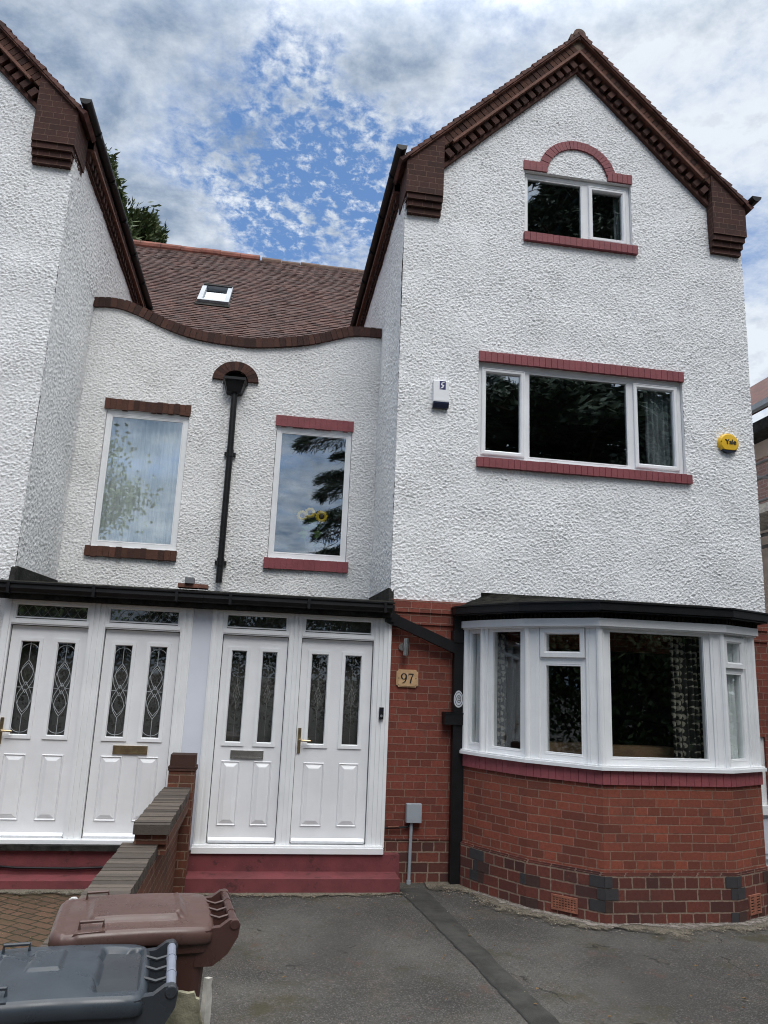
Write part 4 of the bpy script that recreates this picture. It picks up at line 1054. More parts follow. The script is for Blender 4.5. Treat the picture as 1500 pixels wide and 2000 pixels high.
# ------------------------------------------------------------------ things fixed to the fronts
def letters(txt, F, u, o, z, size, mat, name, parent, depth=.004, bold=.0):
    cu = bpy.data.curves.new(name, 'FONT'); cu.body = txt; cu.size = size; cu.extrude = depth; cu.align_x = 'CENTER'; cu.align_y = 'CENTER'; cu.offset = bold
    tmp = bpy.data.objects.new('tmp', cu); COL.objects.link(tmp)
    bpy.context.view_layer.update()
    me = bpy.data.meshes.new_from_object(tmp.evaluated_get(bpy.context.evaluated_depsgraph_get())); bpy.data.objects.remove(tmp)
    for v in me.vertices: v.co = F((u+v.co.x, o+v.co.z, z+v.co.y))
    me.materials.clear(); me.materials.append(mat); me.name = name
    ob = bpy.data.objects.new(name, me); COL.objects.link(ob); attach(ob, parent); return ob
def stroke(m, F, pts, w, o0, o1):
    """flat ribbon lettering stroke with varying width"""
    n = len(pts); L = []; R = []
    for i, p in enumerate(pts):
        a = pts[max(0, i-1)]; b = pts[min(n-1, i+1)]; d = (b[0]-a[0], b[1]-a[1]); l = math.hypot(*d) or 1; x = (-d[1]/l*w[i]/2, d[0]/l*w[i]/2)
        L.append((p[0]+x[0], p[1]+x[1])); R.append((p[0]-x[0], p[1]-x[1]))
    for i in range(n-1): m.prism(F, [L[i], L[i+1], R[i+1], R[i]], o0, o1)
def alarm_round():
    t = thing('alarm_box', 'round yellow alarm box with black lettering near the right edge of the white wall', 'alarm', (5.46, 8.15, 4.87))
    ym = plain('yellow_alarm_plastic', (.74, .44, .015), .35, .06, 4); F = Fr((5.458, YW, 4.99), (1, 0, 0), (0, -1, 0)); n = 40
    m = MB(); prof = [(.132, .0), (.134, .03), (.128, .055), (.112, .068), (.0, .074)]
    def R(rr, a): return rr*math.cos(a), rr*math.sin(a)*.94
    for (r0, o0), (r1, o1) in zip(prof, prof[1:]):
        for i in range(n):
            a, b = 2*math.pi*i/n, 2*math.pi*(i+1)/n
            P = [R(r0, a), R(r0, b), R(r1, b), R(r1, a)]; zmin = -.088
            P = [(x, max(z, zmin)) for x, z in P]
            m.poly(F, [(P[0][0], o0, P[0][1]), (P[1][0], o0, P[1][1]), (P[2][0], o1, P[2][1]), (P[3][0], o1, P[3][1])] if r1 else [(P[0][0], o0, P[0][1]), (P[1][0], o0, P[1][1]), (0, o1, 0)])
    m.build('cover', ym, t, smooth=False)
    k = MB()
    for i in range(n):
        a = math.pi+math.pi*.23+(math.pi*.54)*i/n; b = math.pi+math.pi*.23+(math.pi*.54)*(i+1)/n; A, Bb = R(.13, a), R(.13, b)
        k.poly(F, [(A[0], 0, A[1]), (Bb[0], 0, Bb[1]), (Bb[0], .058, Bb[1]), (A[0], .058, A[1])]); k.poly(F, [(A[0], .058, A[1]), (Bb[0], .058, Bb[1]), (Bb[0], .058, -.086), (A[0], .058, -.086)])
    k.box(F, -.09, .09, 0, .05, -.10, -.086); k.build('strobe_base', M['strobe'], t)
    letters('Yale', F, .012, .0755, .008, .082, M['ink'], 'lettering', t, .002, .002)
    s = MB(); s.tube([F((-.112, .066, .01)), F((-.112, .074, .01))], .006, 8); s.build('screw', M['ink'], t)
M['strobe'] = plain('dark_blue_lens', (.015, .02, .045), .15, .1, 8); M['ink'] = plain('black_lettering', (.008, .008, .009), .5, .1, 10)
alarm_round()
def alarm_rect():
    t = thing('alarm_box', 'white rectangular alarm box with a small navy badge left of the wide window', 'alarm', (1.84, 8.15, 5.1))
    F = Fr((1.838, YW, 5.265), (1, 0, 0), (0, -1, 0)); m = MB()
    m.prism(Fr((1.838, YW, 5.265), (0, -1, 0), (1, 0, 0)), [(0, -.155), (.06, -.155), (.075, -.09), (.07, .15), (.05, .165), (0, .165)], -.092, .092)
    m.build('cover', M['upvc'], t, bevel=.008)
    b = MB(); b.box(F, -.022, .05, .067, .0725, .045, .15); bd = b.build('badge', M['navy'], t)
    k = MB(); stroke(k, F, [(.040, .140), (.005, .125), (-.002, .105), (.022, .095), (.012, .072), (-.014, .058)], [.004, .014, .018, .022, .018, .004], .0726, .0740); k.build('badge_mark', M['upvc'], bd)
    l = MB(); l.prism(Fr((1.838, YW, 5.265), (0, -1, 0), (1, 0, 0)), [(.0, -.17), (.055, -.172), (.0745, -.125), (.0745, -.105), (0, -.12)], -.093, .093); l.build('strobe_lens', M['strobe'], t)
M['navy'] = plain('navy_badge', (.02, .02, .11), .4, .1, 8)
alarm_rect()
def number_plaque():
    t = thing('house_number_plaque', 'tan plaque reading 97 on the red brick beside the white doors', 'house number', (1.556, 8.15, 2.02))
    F = Fr((1.556, YW, 2.022), (1, 0, 0), (0, -1, 0)); w, h, c = .118, .092, .022
    def octo(w, h, c): 
        P = []
        for sx, sz in ((-1, -1), (1, -1), (1, 1), (-1, 1)):
            for k in range(5):
                a = math.pi/2*k/4 ; x, z = c*math.cos(a), c*math.sin(a)
                if sx*sz < 0: x, z = z, x
                x, z = c*math.sin(a) if sx*sz > 0 else c*math.cos(a), c*math.cos(a) if sx*sz > 0 else c*math.sin(a)
                P.append((sx*(w-x), sz*(h-z)))
        return P
    sand = plain('tan_stone_plaque', (.50, .32, .17), .6, .12, 25)
    m = MB(); m.prism(F, octo(w, h, c), 0, .018); m.prism(F, octo(w-.012, h-.012, c), .018, .024); m.build('plate', sand, t)
    k = MB(); th = np.linspace(0, 2*math.pi, 25)
    stroke(k, F, [(-.038+.026*math.cos(a), .020+.029*math.sin(a)) for a in th], [.005+.011*abs(math.cos(a)) for a in th], .0242, .0275)
    stroke(k, F, [(-.0125, .018), (-.013, -.005), (-.022, -.028), (-.038, -.044), (-.056, -.050)], [.015, .014, .011, .007, .004], .0242, .0277)
    stroke(k, F, [(.012, .050), (.012, .030)], [.004, .004], .0242, .0275); stroke(k, F, [(.010, .046), (.066, .046)], [.011, .011], .0242, .0276)
    stroke(k, F, [(.064, .046), (.048, .015), (.038, -.018), (.034, -.050)], [.006, .011, .014, .015], .0242, .0278)
    for x in (-.093, .093): stroke(k, F, [(x-.005, 0), (x+.005, 0)], [.01, .01], .0242, .0275)
    k.build('numerals', M['ink'], t)
number_plaque()
def wall_light():
    t = thing('wall_light', 'slim steel up-and-down wall light under the sloping black pipe', 'wall light', (1.52, 8.15, 2.35))
    F = Fr((1.52, YW, 2.35), (1, 0, 0), (0, -1, 0)); m = MB(); m.tube([F((0, .085, -.09)), F((0, .085, .09))], .031, 18); m.build('cylinder', M['chrome'], t)
    m = MB(); m.tube([F((-.0, 0, 0)), F((0, .06, 0))], .02, 12); m.tube([F((-.03, .0, 0)), F((-.03, .02, 0))], .04, 16); m.build('mount', M['chrome'], t)
    m = MB(); m.tube([F((0, .085, -.0905)), F((0, .085, -.084))], .026, 14); m.tube([F((0, .085, .084)), F((0, .085, .0905))], .026, 14); m.build('lens', M['grey_plastic'], t)
wall_light()
def doorbell():
    t = thing('doorbell', 'small black doorbell on the white frame right of the doors', 'doorbell', (1.275, 8.06, 1.65))
    F = Fr((1.278, YP-.012, 1.655), (1, 0, 0), (0, -1, 0)); m = MB(); m.box(F, -.023, .023, 0, .024, -.06, .06); m.build('housing', M['black'], t, bevel=.006)
    m = MB(); m.tube([F((0, .024, .032)), F((0, .027, .032))], .010, 14); m.build('camera_eye', M['strobe'], t)
    m = MB(); m.tube([F((0, .024, -.025)), F((0, .0275, -.025))], .013, 16); m.build('button', M['lead'], t)
doorbell()
def junction():
    t = thing('electric_box', 'grey electric junction box with conduit running down to the tarmac', 'junction box', (1.66, 8.13, .0))
    F = Fr((1.662, YW-.012, .672), (1, 0, 0), (0, -1, 0)); m = MB(); m.box(F, -.08, .08, 0, .062, -.092, .092); m.box(F, -.076, .076, .062, .076, -.088, .088); m.build('box', M['grey_plastic'], t, bevel=.008)
    m = MB(); m.tube([F((-.02, .034, -.09)), F((-.024, .034, -.35)), F((-.03, .034, -.672))], .017, 10); m.tube([F((-.03, .034, -.64)), F((-.03, .034, -.675))], .024, 10); m.build('conduit', M['grey_plastic'], t)
    m = MB(); m.tube([F((-.03, .03, -.095)), F((-.055, .03, -.135)), F((-.16, .025, -.145)), F((-.31, .02, -.15))], .010, 8); m.build('cable', M['black'], t)
    m = MB(); m.tube([F((-.26, .038, -.138)), F((-.15, .04, -.132))], .008, 8); m.build('cable_clip', M['crease'], t)
junction()
def badge():
    t = thing('oval_badge', 'small white oval metal badge on the black downpipe beside the bay', 'badge', (2.10, 8.03, 1.83))
    F = Fr((2.098, YW-.116, 1.83), (1, 0, 0), (0, -1, 0)); th = np.linspace(0, 2*math.pi, 25)[:-1]
    m = MB(); m.prism(F, [(.052*math.cos(a)*(1-.12*math.sin(a)), .088*math.sin(a)) for a in th], 0, .006); m.build('plate', plain('white_enamel', (.55, .58, .62), .35, .1, 20), t)
    k = MB()
    for s in (.82, .45): stroke(k, F, [(.05*s*math.cos(a), .082*s*math.sin(a)) for a in [*th, th[0]]], [.005]*25, .006, .008)
    for z in (-.018, .0, .018): stroke(k, F, [(-.012, z), (.012, z+.004)], [.006, .006], .006, .008)
    k.build('embossed_mark', M['ink'], t)
badge()
def chest():
    t = thing('storage_chest', 'white storage chest standing in the dark opening right of the bay', 'storage chest', (5.6, 8.6, .2))
    m = MB(); m.box(W0, 5.15, 5.72, 8.14, 8.6, .24, .70); m.box(W0, 5.2, 5.68, 8.125, 8.14, .30, .66); m.build('body', M['panel'], t, bevel=.012)
    m = MB(); m.box(W0, 5.12, 5.75, 8.09, 8.62, .705, .80); m.build('lid', M['upvc'], t, bevel=.02)
    m = MB(); m.box(W0, 5.16, 5.22, 8.2, 8.26, -.02, .24); m.box(W0, 5.64, 5.70, 8.2, 8.26, -.02, .24); m.box(W0, 5.16, 5.70, 8.5, 8.56, -.02, .24); m.build('feet', M['dark_obj'], t)
    b = box_obj('wooden_plank', plain('ochre_plank', (.10, .07, .03), .8, .3, 8), None, W0, 5.0, 5.72, 8.63, 8.68, .55, .97); tag(b, 'dull brown wooden plank leaning behind the white chest', 'plank')
chest()

# ------------------------------------------------------------------ ground
def grid_ground(name, mat, x0, x1, y0, y1, z, step, amp, seed, clip=None):
    nx, ny = int((x1-x0)/step)+1, int((y1-y0)/step)+1; V = []; Q = []
    for i in range(nx+1):
        for j in range(ny+1):
            x, y = x0+(x1-x0)*i/nx, y0+(y1-y0)*j/ny; V.append((x, y, z+amp*mnoise.noise((x*.9+seed, y*.9, 0))+amp*.3*mnoise.noise((x*5, y*5, seed))))
    for i in range(nx):
        for j in range(ny):
            a = i*(ny+1)+j; Q.append((a, a+ny+1, a+ny+2, a+1))
    o = np_mesh(name, V, Q, mat); o['kind'] = 'structure'; return o
m = MB(); m.poly(W0, [(-300, -300, -.06), (300, -300, -.06), (300, 300, -.06), (-300, 300, -.06)]); g = m.build('ground', M['tarmac']); g['kind'] = 'structure'
grid_ground('driveway', M['tarmac'], -.66, 7.5, -5, 8.16, -.004, .08, .006, 2)
grid_ground('block_paving', M['paver'], -6.5, -.87, -5, 8.1, .022, .08, .008, 5)
def uv_xy(o):
    me = o.data; ul = me.uv_layers.new(name='UVMap'); co = np.empty(len(me.vertices)*3, np.float32); me.vertices.foreach_get('co', co); co = co.reshape(-1, 3)
    li = np.empty(len(me.loops), np.int32); me.loops.foreach_get('vertex_index', li); c, s = math.cos(.6), math.sin(.6)
    p = co[li]; ul.data.foreach_set('uv', np.stack([p[:, 0]*c-p[:, 1]*s, p[:, 0]*s+p[:, 1]*c], 1).astype(np.float32).ravel())
uv_xy(bpy.data.objects['block_paving'])
def strip_patch():
    A = [(1.50, 7.86), (1.53, 7.55), (1.62, 6.7), (1.70, 5.9), (1.775, 4.94), (1.95, 2.5)]; Bq = [(1.75, 7.98), (1.79, 7.55), (1.84, 6.7), (1.89, 5.9), (1.965, 4.92), (2.13, 2.5)]
    V = []; Q = []; n = 60; r = random.Random(3)
    ya = [p[1] for p in A][::-1]; xa = [p[0] for p in A][::-1]; yb = [p[1] for p in Bq][::-1]; xb = [p[0] for p in Bq][::-1]
    for i in range(n+1):
        y = 2.5+(7.9-2.5)*i/n; x0 = np.interp(y, ya, xa)+r.uniform(-.008, .008); x1 = np.interp(y, yb, xb)+r.uniform(-.008, .008)
        for k in range(5):
            x = x0+(x1-x0)*k/4; z = -.004+.006*mnoise.noise((x*.9+2, y*.9, 0))+.0018*mnoise.noise((x*5, y*5, 2)); V.append((x, y, z+(.006 if k in (0, 4) else .013)))
    for i in range(n):
        for k in range(4): a = i*5+k; Q.append((a, a+1, a+6, a+5))
    o = np_mesh('trench_strip', V, Q, M['trench']); o['kind'] = 'structure'
strip_patch()
def strip_joint():
    src = bpy.data.objects['trench_strip'].data; V = []; Q = []
    co = [v.co for v in src.vertices]
    for e, s in ((0, -1),):
        b = len(V)
        for i in range(61):
            p = co[i*5+e]; V += [(p.x-s*.004, p.y, p.z+.0025), (p.x+s*.009, p.y, p.z-.0005)]
        for i in range(60): Q.append((b+2*i, b+2*i+1, b+2*i+3, b+2*i+2))
    o = np_mesh('trench_joint', V, Q, M['tar']); o['kind'] = 'structure'
M['tar'] = plain('bitumen_joint', (.016, .016, .015), .8, .5, 12)
strip_joint()
def fringe(name, mat, pts, w0, w1, z, seed, n=90):
    """ragged patch of earth or lime hugging a chain of points at the foot of the walls"""
    r = random.Random(seed); V = []; Q = []; L = [0]
    for p, q in zip(pts, pts[1:]): L.append(L[-1]+math.hypot(q[0]-p[0], q[1]-p[1]))
    for i in range(n+1):
        s = L[-1]*i/n; x = np.interp(s, L, [p[0] for p in pts]); y = np.interp(s, L, [p[1] for p in pts])
        e = .02; x2 = np.interp(s+e, L, [p[0] for p in pts]); y2 = np.interp(s+e, L, [p[1] for p in pts]); x1 = np.interp(s-e, L, [p[0] for p in pts]); y1 = np.interp(s-e, L, [p[1] for p in pts])
        d = Vector((x2-x1, y2-y1, 0)).normalized(); nrm = Vector((d.y, -d.x, 0)); w = max(.01, w0+(w1-w0)*(.5+.9*mnoise.noise((s*2.2, seed, 0))+.5*mnoise.noise((s*9, seed, 4))))
        for k, f in enumerate((-.15, .35, .75, 1)):  # inner edge tucked under the wall
            ww = w*f if f > 0 else -.04; p = Vector((x, y, 0))+nrm*ww; V.append((p.x, p.y, z+(.006, .006, .005, .004)[k]+.002*mnoise.noise((p.x*9, p.y*9, seed))))
    for i in range(n):
        for k in range(3): a = i*4+k; Q.append((a, a+1, a+5, a+4))
    o = np_mesh(name, V, Q, mat); o['kind'] = 'stuff'
    at = o.data.attributes.new('cover', 'FLOAT', 'POINT'); at.data.foreach_set('value', [((.45, .7, .4, 0) if mat is M['lime'] else (1, .75, .35, 0))[i % 4] for i in range(len(V))]); return o
foot = [(1.80, 8.12), (2.04, 8.1)] + offs(B, .03)[:6] + [(5.1, 7.5)]
fringe('earth_fringe', M['earth'], foot, .16, .62, .004, 4)
fringe('lime_spill', M['lime'], offs(B, .03)[1:6], .06, .26, .010, 8)
fringe('earth_fringe', M['earth'], [(-.6, 7.74), (1.5, 7.74)], .05, .25, .002, 6)
fringe('earth_fringe', M['earth'], [(-2.6, 7.75), (-.88, 7.75)], .08, .3, .03, 9)
def litter(name, mat, places, seed):
    r = random.Random(seed); m = MB()
    for (x, y, z, s) in places(r):
        k = len(m.v); c = Vector((x, y, z)); q = [Vector((r.uniform(.6, 1)*a, r.uniform(.6, 1)*b, r.uniform(.4, .8)*d))*s for a, b, d in ((1, 0, 0), (0, 1, 0), (-1, 0, 0), (0, -1, 0), (0, 0, 1), (0, 0, -.4))]
        m.v += [c+v for v in q]
        for f in ((0, 1, 4), (1, 2, 4), (2, 3, 4), (3, 0, 4), (1, 0, 5), (2, 1, 5), (3, 2, 5), (0, 3, 5)): m.f.append([k+i for i in f]); m.uv.append([(0, 0)]*3)
    o = m.build(name, mat); o['kind'] = 'stuff'
def bay_grit(r):
    P = offs(B, .03)[:6]
    for i in range(900):
        k = r.randrange(5); t = r.random(); a, b = P[k], P[k+1]; d = abs(r.gauss(0, .16))+.01; dx, dy = b[0]-a[0], b[1]-a[1]; l = math.hypot(dx, dy)
        yield (a[0]+dx*t+dy/l*d, a[1]+dy*t-dx/l*d, .008, r.uniform(.003, .011))
    for i in range(350): yield (r.uniform(-.5, 1.6), 7.72-abs(r.gauss(0, .1)), .006, r.uniform(.003, .009))
    for i in range(600): yield (r.uniform(-.3, 5), r.uniform(4, 7.5), .004, r.uniform(.002, .006))
litter('loose_grit', plain('mixed_grit', (.20, .17, .13), .9, .7, 60), bay_grit, 12)
litter('loose_grit', plain('brown_grit', (.16, .12, .06), .9, .7, 60), lambda r: [(r.uniform(-2.4, -.9), r.uniform(4.5, 7.7), .032, r.uniform(.003, .008)) for _ in range(500)], 13)

def leaf_litter():
    r = random.Random(77); m = MB()
    for i in range(90):
        x, y, s = (r.uniform(-.4, 4.5), r.uniform(4.6, 7.65), r.uniform(.010, .022)) if i < 60 else (r.uniform(-2.4, -.95), r.uniform(5, 7.6), r.uniform(.01, .02))
        a = r.uniform(0, 6.28); z = .012 if i < 60 else .036; c, q = math.cos(a), math.sin(a)
        P = lambda u, v, h: (x+(u*c-v*q)*s, y+(u*q+v*c)*s, z+h*s)
        m.poly(W0, [P(-1, 0, .1), P(0, -.5, .4), P(1, 0, .1), P(0, .1, .0)]); m.poly(W0, [P(-1, 0, .1), P(0, .1, .0), P(1, 0, .1), P(0, .5, .5)])
    o = m.build('fallen_leaves', plain('dead_leaf', (.14, .085, .035), .8, .5, 40)); o['kind'] = 'stuff'
leaf_litter()
# ------------------------------------------------------------------ boundary wall
def boundary():
    t = thing('boundary_wall', 'stepped low brick wall with dark coping between the two front doors', 'wall', (-.72, 5.5, 0))
    FX = Fr((-.645, 0, 0), (0, 1, 0), (1, 0, 0))
    def brk(y0, y1, z0, z1, w0, w1): 
        mm.box(Fr((0, 0, 0), (0, 1, 0), (1, 0, 0)), y0, y1, w0, w1, z0, z1)
    mm = MB(); brk(1.6, 7.74, -.1, .715, -.865, -.645); brk(6.12, 7.74, .717, .862, -.80, -.575); brk(5.97, 6.115, .79, .862, -.80, -.58); brk(6.0, 7.74, .713, .79, -.795, -.578)
    mm.build('brickwork', M['brick_wall'], t)
    def cope(y0, y1, z, x0, x1, seed):
        r = random.Random(seed); m = MB(); y = y0
        while y < y1-.02:
            w = .078; m.box(W0, x0+r.uniform(-.005, .005), x1+r.uniform(-.005, .005), y, min(y+w-.009, y1), z-.07, z+r.uniform(-.003, .003)); y += w
        cp = m.build('coping', M['cope'], t, bevel=.004); m = MB(); m.box(W0, x0+.006, x1-.006, y0+.002, y1-.002, z-.069, z-.010); m.build('coping_mortar', M['mortar_dark'], cp)
    cope(1.6, 6.05, .785, -.885, -.632, 1); cope(5.93, 7.72, .932, -.815, -.565, 2)
    m = MB(); m.box(W0, -.785, -.545, 7.725, 7.94, -.1, 1.10); m.build('pier', M['brick_wall'], t)
    m = MB(); m.box(W0, -.795, -.533, 7.715, 7.95, 1.082, 1.10); m.box(W0, -.795, -.533, 7.715, 7.95, 1.104, 1.118); m.build('pier_creasing', M['solid_brown'], t)
    m = MB(); m.box(W0, -.782, -.548, 7.73, 7.935, 1.119, 1.225); m.build('pier_cap', M['solid_brown2'], t, bevel=.008)
M['cope'] = loose_brick('grey_brown_brick_coping', (.118, .096, .080), (.060, .050, .043))
boundary()

# ------------------------------------------------------------------ wheelie bins
def bin_mats(name, col, lidcol):
    def weathered(nm, c, fade):
        m, nt, b = newmat(nm); P = pos(nt)
        f = sstep(nt, noise_n(nt, P, 7, 6, .65, .3), .35, .75); q = mixc(nt, mth(nt, 'MULTIPLY', f, .5), c, fade)
        s = sstep(nt, noise_n(nt, P, 45, 5, .7), .6, .75); q = mixc(nt, mth(nt, 'MULTIPLY', s, .3), q, tuple(min(1, x*1.8) for x in fade))
        nt.links.new(q, b.inputs['Base Color']); b.inputs['Specular IOR Level'].default_value = .4
        nt.links.new(mth(nt, 'ADD', .26, mth(nt, 'MULTIPLY', f, .22)), b.inputs['Roughness']); return m
    return weathered(name+'_plastic_body', col, tuple(x*1.3 for x in col)), weathered(name+'_plastic_lid', lidcol, tuple(x*1.35 for x in lidcol))
def wheelie(label, loc, rz, bm, lm, hm, plateau, hgt, lx=1):
    """local axes: hinge and handle at +x, lid lip at -x; length along x, width along y"""
    t = thing('wheelie_bin', label, 'wheelie bin', loc, rz); LOCAL.add(t.name)
    LX, WY = .54, .49
    # body: rounded, tapering to the foot, with a rim
    def rr(hx, hy, c, z, n=5):
        P = []
        for sx, sy, a0 in ((1, 1, 0), (-1, 1, 90), (-1, -1, 180), (1, -1, 270)):
            for k in range(n):
                a = math.radians(a0+90*k/(n-1)); P.append((sx*(hx-c)+c*math.cos(a), sy*(hy-c)+c*math.sin(a), z))
        return P
    def loft(m, L, cap=True):
        n = len(L[0])
        for p, q in zip(L, L[1:]):
            for i in range(n): j = (i+1) % n; m.poly(W0, [p[i], p[j], q[j], q[i]])
        if cap: m.poly(W0, L[0][::-1]); m.poly(W0, L[-1])
    m = MB(); loft(m, [rr(.19, .185, .05, .06), rr(.20, .195, .05, .12), rr(.245, .222, .045, hgt-.10), rr(.258, .236, .05, hgt-.095), rr(.262, .240, .05, hgt-.035), rr(.268, .246, .05, hgt-.03), rr(.268, .246, .05, hgt-.018)])
    m.box(W0, .20, .30, -.205, .205, hgt-.14, hgt-.06)
    body = m.build('body', bm, t, smooth=False, bevel=.006)
    # lid: heightfield over a rounded rectangle
    V = []; Q = []; N = 96
    def sm(a, b, x): x = min(1, max(0, (x-a)/(b-a))); return x*x*(3-2*x)
    ex = 9.0
    for i in range(N+1):
        for j in range(N+1):
            a, b = 2*i/N-1, 2*j/N-1
            k = 1/((abs(a)**ex+abs(b)**ex)**(1/ex)/max(abs(a), abs(b), 1e-6)) if (a or b) else 1
            x, y = (a*k-1)*.275*lx+.269, b*k*.252; d = max(abs(a), abs(b))
            z = .022*(1-a*a*.38-b*b*.38) - .012*sm(.955, 1, d) + plateau(a, b, sm)
            V.append((x, y, hgt-.012+z))
    for i in range(N):
        for j in range(N): q = i*(N+1)+j; Q.append((q, q+N+1, q+N+2, q+1))
    edge = [i*(N+1) for i in range(N+1)] + [N*(N+1)+j for j in range(1, N+1)] + [i*(N+1)+N for i in range(N-1, -1, -1)] + [j for j in range(N-1, 0, -1)]
    base = len(V)
    for lvl, (dz, sc) in enumerate(((-.012, 1.012), (-.040, 1.018), (-.046, 1.00))):
        for e in edge: V.append((V[e][0]*sc, V[e][1]*sc, V[e][2]+dz))
    ne = len(edge); prev = edge
    for lvl in range(3):
        cur = list(range(base+lvl*ne, base+(lvl+1)*ne))
        for i in range(ne): j = (i+1) % ne; Q.append((prev[i], cur[i], cur[j], prev[j]))
        prev = cur
    lid = np_mesh('lid', V, Q, lm, t)
    # lip grips on the lid corners
    for s in (-1, 1):
        g = MB(); g.tube([(-.235, s*.20, hgt-.004), (-.235, s*.20, hgt+.024), (-.15, s*.20, hgt+.026), (-.15, s*.20, hgt-.002)], .0065, 8); g.prism(Fr((0, s*.20, 0), (1, 0, 0), (0, s, 0)), [(-.27, hgt-.03), (-.14, hgt-.012), (-.14, hgt+.002), (-.25, hgt-.004)], -.01, .045)
        g.build('lid_grip', lm, t, bevel=.002)
    # handle bar, arms and hinge barrel
    h = MB(); hx, hz = .345, hgt-.005
    h.tube([(hx, -.20, hz), (hx, .20, hz)], .0165, 14)
    for y in (-.075, .075): h.tube([(hx, y-.004, hz), (hx, y+.004, hz)], .0185, 14)
    hb = h.build('handle', hm, t)
    for s in (-1, 1):
        a = MB(); F = Fr((0, s*.208, 0), (1, 0, 0), (0, 1, 0))
        a.prism(F, [(.20, hgt-.15), (.27, hgt-.15), (.325, hgt-.11), (.362, hgt-.05), (.368, hgt-.004), (.35, hgt+.014), (.325, hgt+.012), (.29, hgt-.012), (.20, hgt-.02)], -.016, .016)
        a.tube([(.345, s*.208-.02, hz), (.345, s*.208+.02, hz)], .02, 14); a.build('handle_arm', bm, t, bevel=.004)
    for y in (-.10, -.0, .10):
        k = MB(); k.tube([(.255, y-.004, hgt+.0), (.295, y-.004, hgt-.012), (.335, y-.004, hgt-.002)], .006, 6); k.box(W0, .25, .335, y-.006, y+.006, hgt-.06, hgt-.012); k.build('hinge_rib', bm, t)
    for s in (-1, 1):
        w = MB(); w.tube([(.20, s*.215, .10), (.20, s*.255, .10)], .098, 22); wh = w.build('wheel', M['black'], t, bevel=.008)
        q = MB(); q.tube([(.20, s*.254, .10), (.20, s*.262, .10)], .055, 16); q.build('hub', M['grey_plastic'], wh)
    return t
def plate_brown(a, b, sm):
    r = sm(-.62, -.52, a)*(1-sm(.54, .62, a))*sm(-.66, -.57, b)*(1-sm(.57, .66, b))
    n = .020*r + .012*sm(.52, .56, a)*(1-sm(.60, .66, a))*(1-sm(.45, .6, abs(b)))
    return n - .004*sm(-.9, -.86, a)*(1-sm(-.72, -.66, a)) + .003*math.sin(a*7)*math.cos(b*5)*.4 - .003*(sm(-.1, -.09, a)-sm(-.07, -.06, a))*(1-sm(.1, .14, abs(b-.2)))
def plate_grey(a, b, sm):
    r = sm(.40, .50, a)*(1-sm(.86, .94, a))*(1-sm(.72, .84, abs(b)))
    s = sm(-.38, -.34, a)*(1-sm(-.02, .02, a))*(1-sm(.34, .40, abs(b-.28)))
    g = sum(sm(c-.03, c-.01, a)*(1-sm(c+.01, c+.03, a)) for c in (-.86, -.80, -.74))*(1-sm(.6, .66, abs(b-.1)))
    return -.030*r + .010*s - .009*g + .004*sm(.60, .72, -b)*0
bmB, lmB = bin_mats('brown_bin', (.060, .029, .024), (.078, .043, .036)); bmG, lmG = bin_mats('grey_bin', (.030, .034, .040), (.034, .042, .052))
wheelie('faded brown wheelie bin standing against the boundary wall', (-.40, 3.50, -.02), math.radians(8), bmB, lmB, bmB, plate_brown, 1.065, 1.1)
wheelie('slate grey wheelie bin nearest the camera, in front of the brown bin', (-.575, 2.96, -.02), math.radians(6), bmG, lmG, plain('pale_grey_handle', (.19, .21, .26), .4, .1, 12), plate_grey, 1.03, 1.05)
def boards():
    r = random.Random(4); t = thing('broken_board', 'mossy broken timber board standing between the two bins', 'board', (-.2, 3.05, 0), 0)
    F = Fr((-.20, 3.085, 0), (1, 0, 0), (0, -1, .04)); m = MB(); top = [(.075, .84), (.070, .872), (.058, .876), (.05, .895), (.03, .892), (.0, .898), (-.05, .894), (-.10, .897)]
    m.prism(F, [(-.10, .0), (.075, .0), *top], 0, .022); m.prism(F, [(-.09, .0), (.09, .0), (.088, .78), (.07, .84), (.05, .80), (-.09, .80)], -.022, -.001); m.build('timber', M['wood'], t)
    b = MB(); F = Fr((-.10, 3.16, 0), (.5, .86, 0), (.86, -.5, 0)); b.prism(F, [(-.02, -.02), (.02, -.02), (.022, .84), (.012, .88), (.016, .905), (-.012, .91), (-.018, .8)], -.02, .0); o = b.build('pale_batten', M['wood_pale']); tag(o, 'thin pale batten standing upright beside the brown bin', 'batten')
boards()

# ------------------------------------------------------------------ small debris by the left step
def weed(label, x, y, z, n, s, seed):
    r = random.Random(seed); m = MB()
    for i in range(n):
        a = r.uniform(0, 6.28); L = s*r.uniform(.6, 1.2); d = Vector((math.cos(a), math.sin(a), r.uniform(.3, 1.6))).normalized()*L; p = Vector((-d.y, d.x, 0)).normalized()*L*.14; c = Vector((x, y, z))
        m.poly(W0, [c, c+d*.5+p, c+d+Vector((0, 0, -L*.15)), c+d*.5-p])
    o = m.build('weed', M['weed']); tag(o, label, 'weed')
M['weed'] = plain('dry_weed', (.10, .11, .04), .8, .4, 30)
weed('small weed growing from the left doorstep edge', -1.28, 7.70, .03, 16, .075, 1); weed('dry grass sprig at the foot of the left step by the coping', -.93, 7.72, .05, 9, .16, 2)
m = MB(); F0 = Fr((-1.45, 7.42, .045), (1, 0, 0), (0, 1, 0)); m.prism(F0, [(-.03, -.012), (.02, -.014), (.034, -.002), (.02, .014), (-.02, .012), (-.036, .0)], -.02, .02)
o = m.build('paper_scrap', M['upvc'], None, bevel=.006); tag(o, 'crumpled white paper scrap on the brown block paving', 'litter')
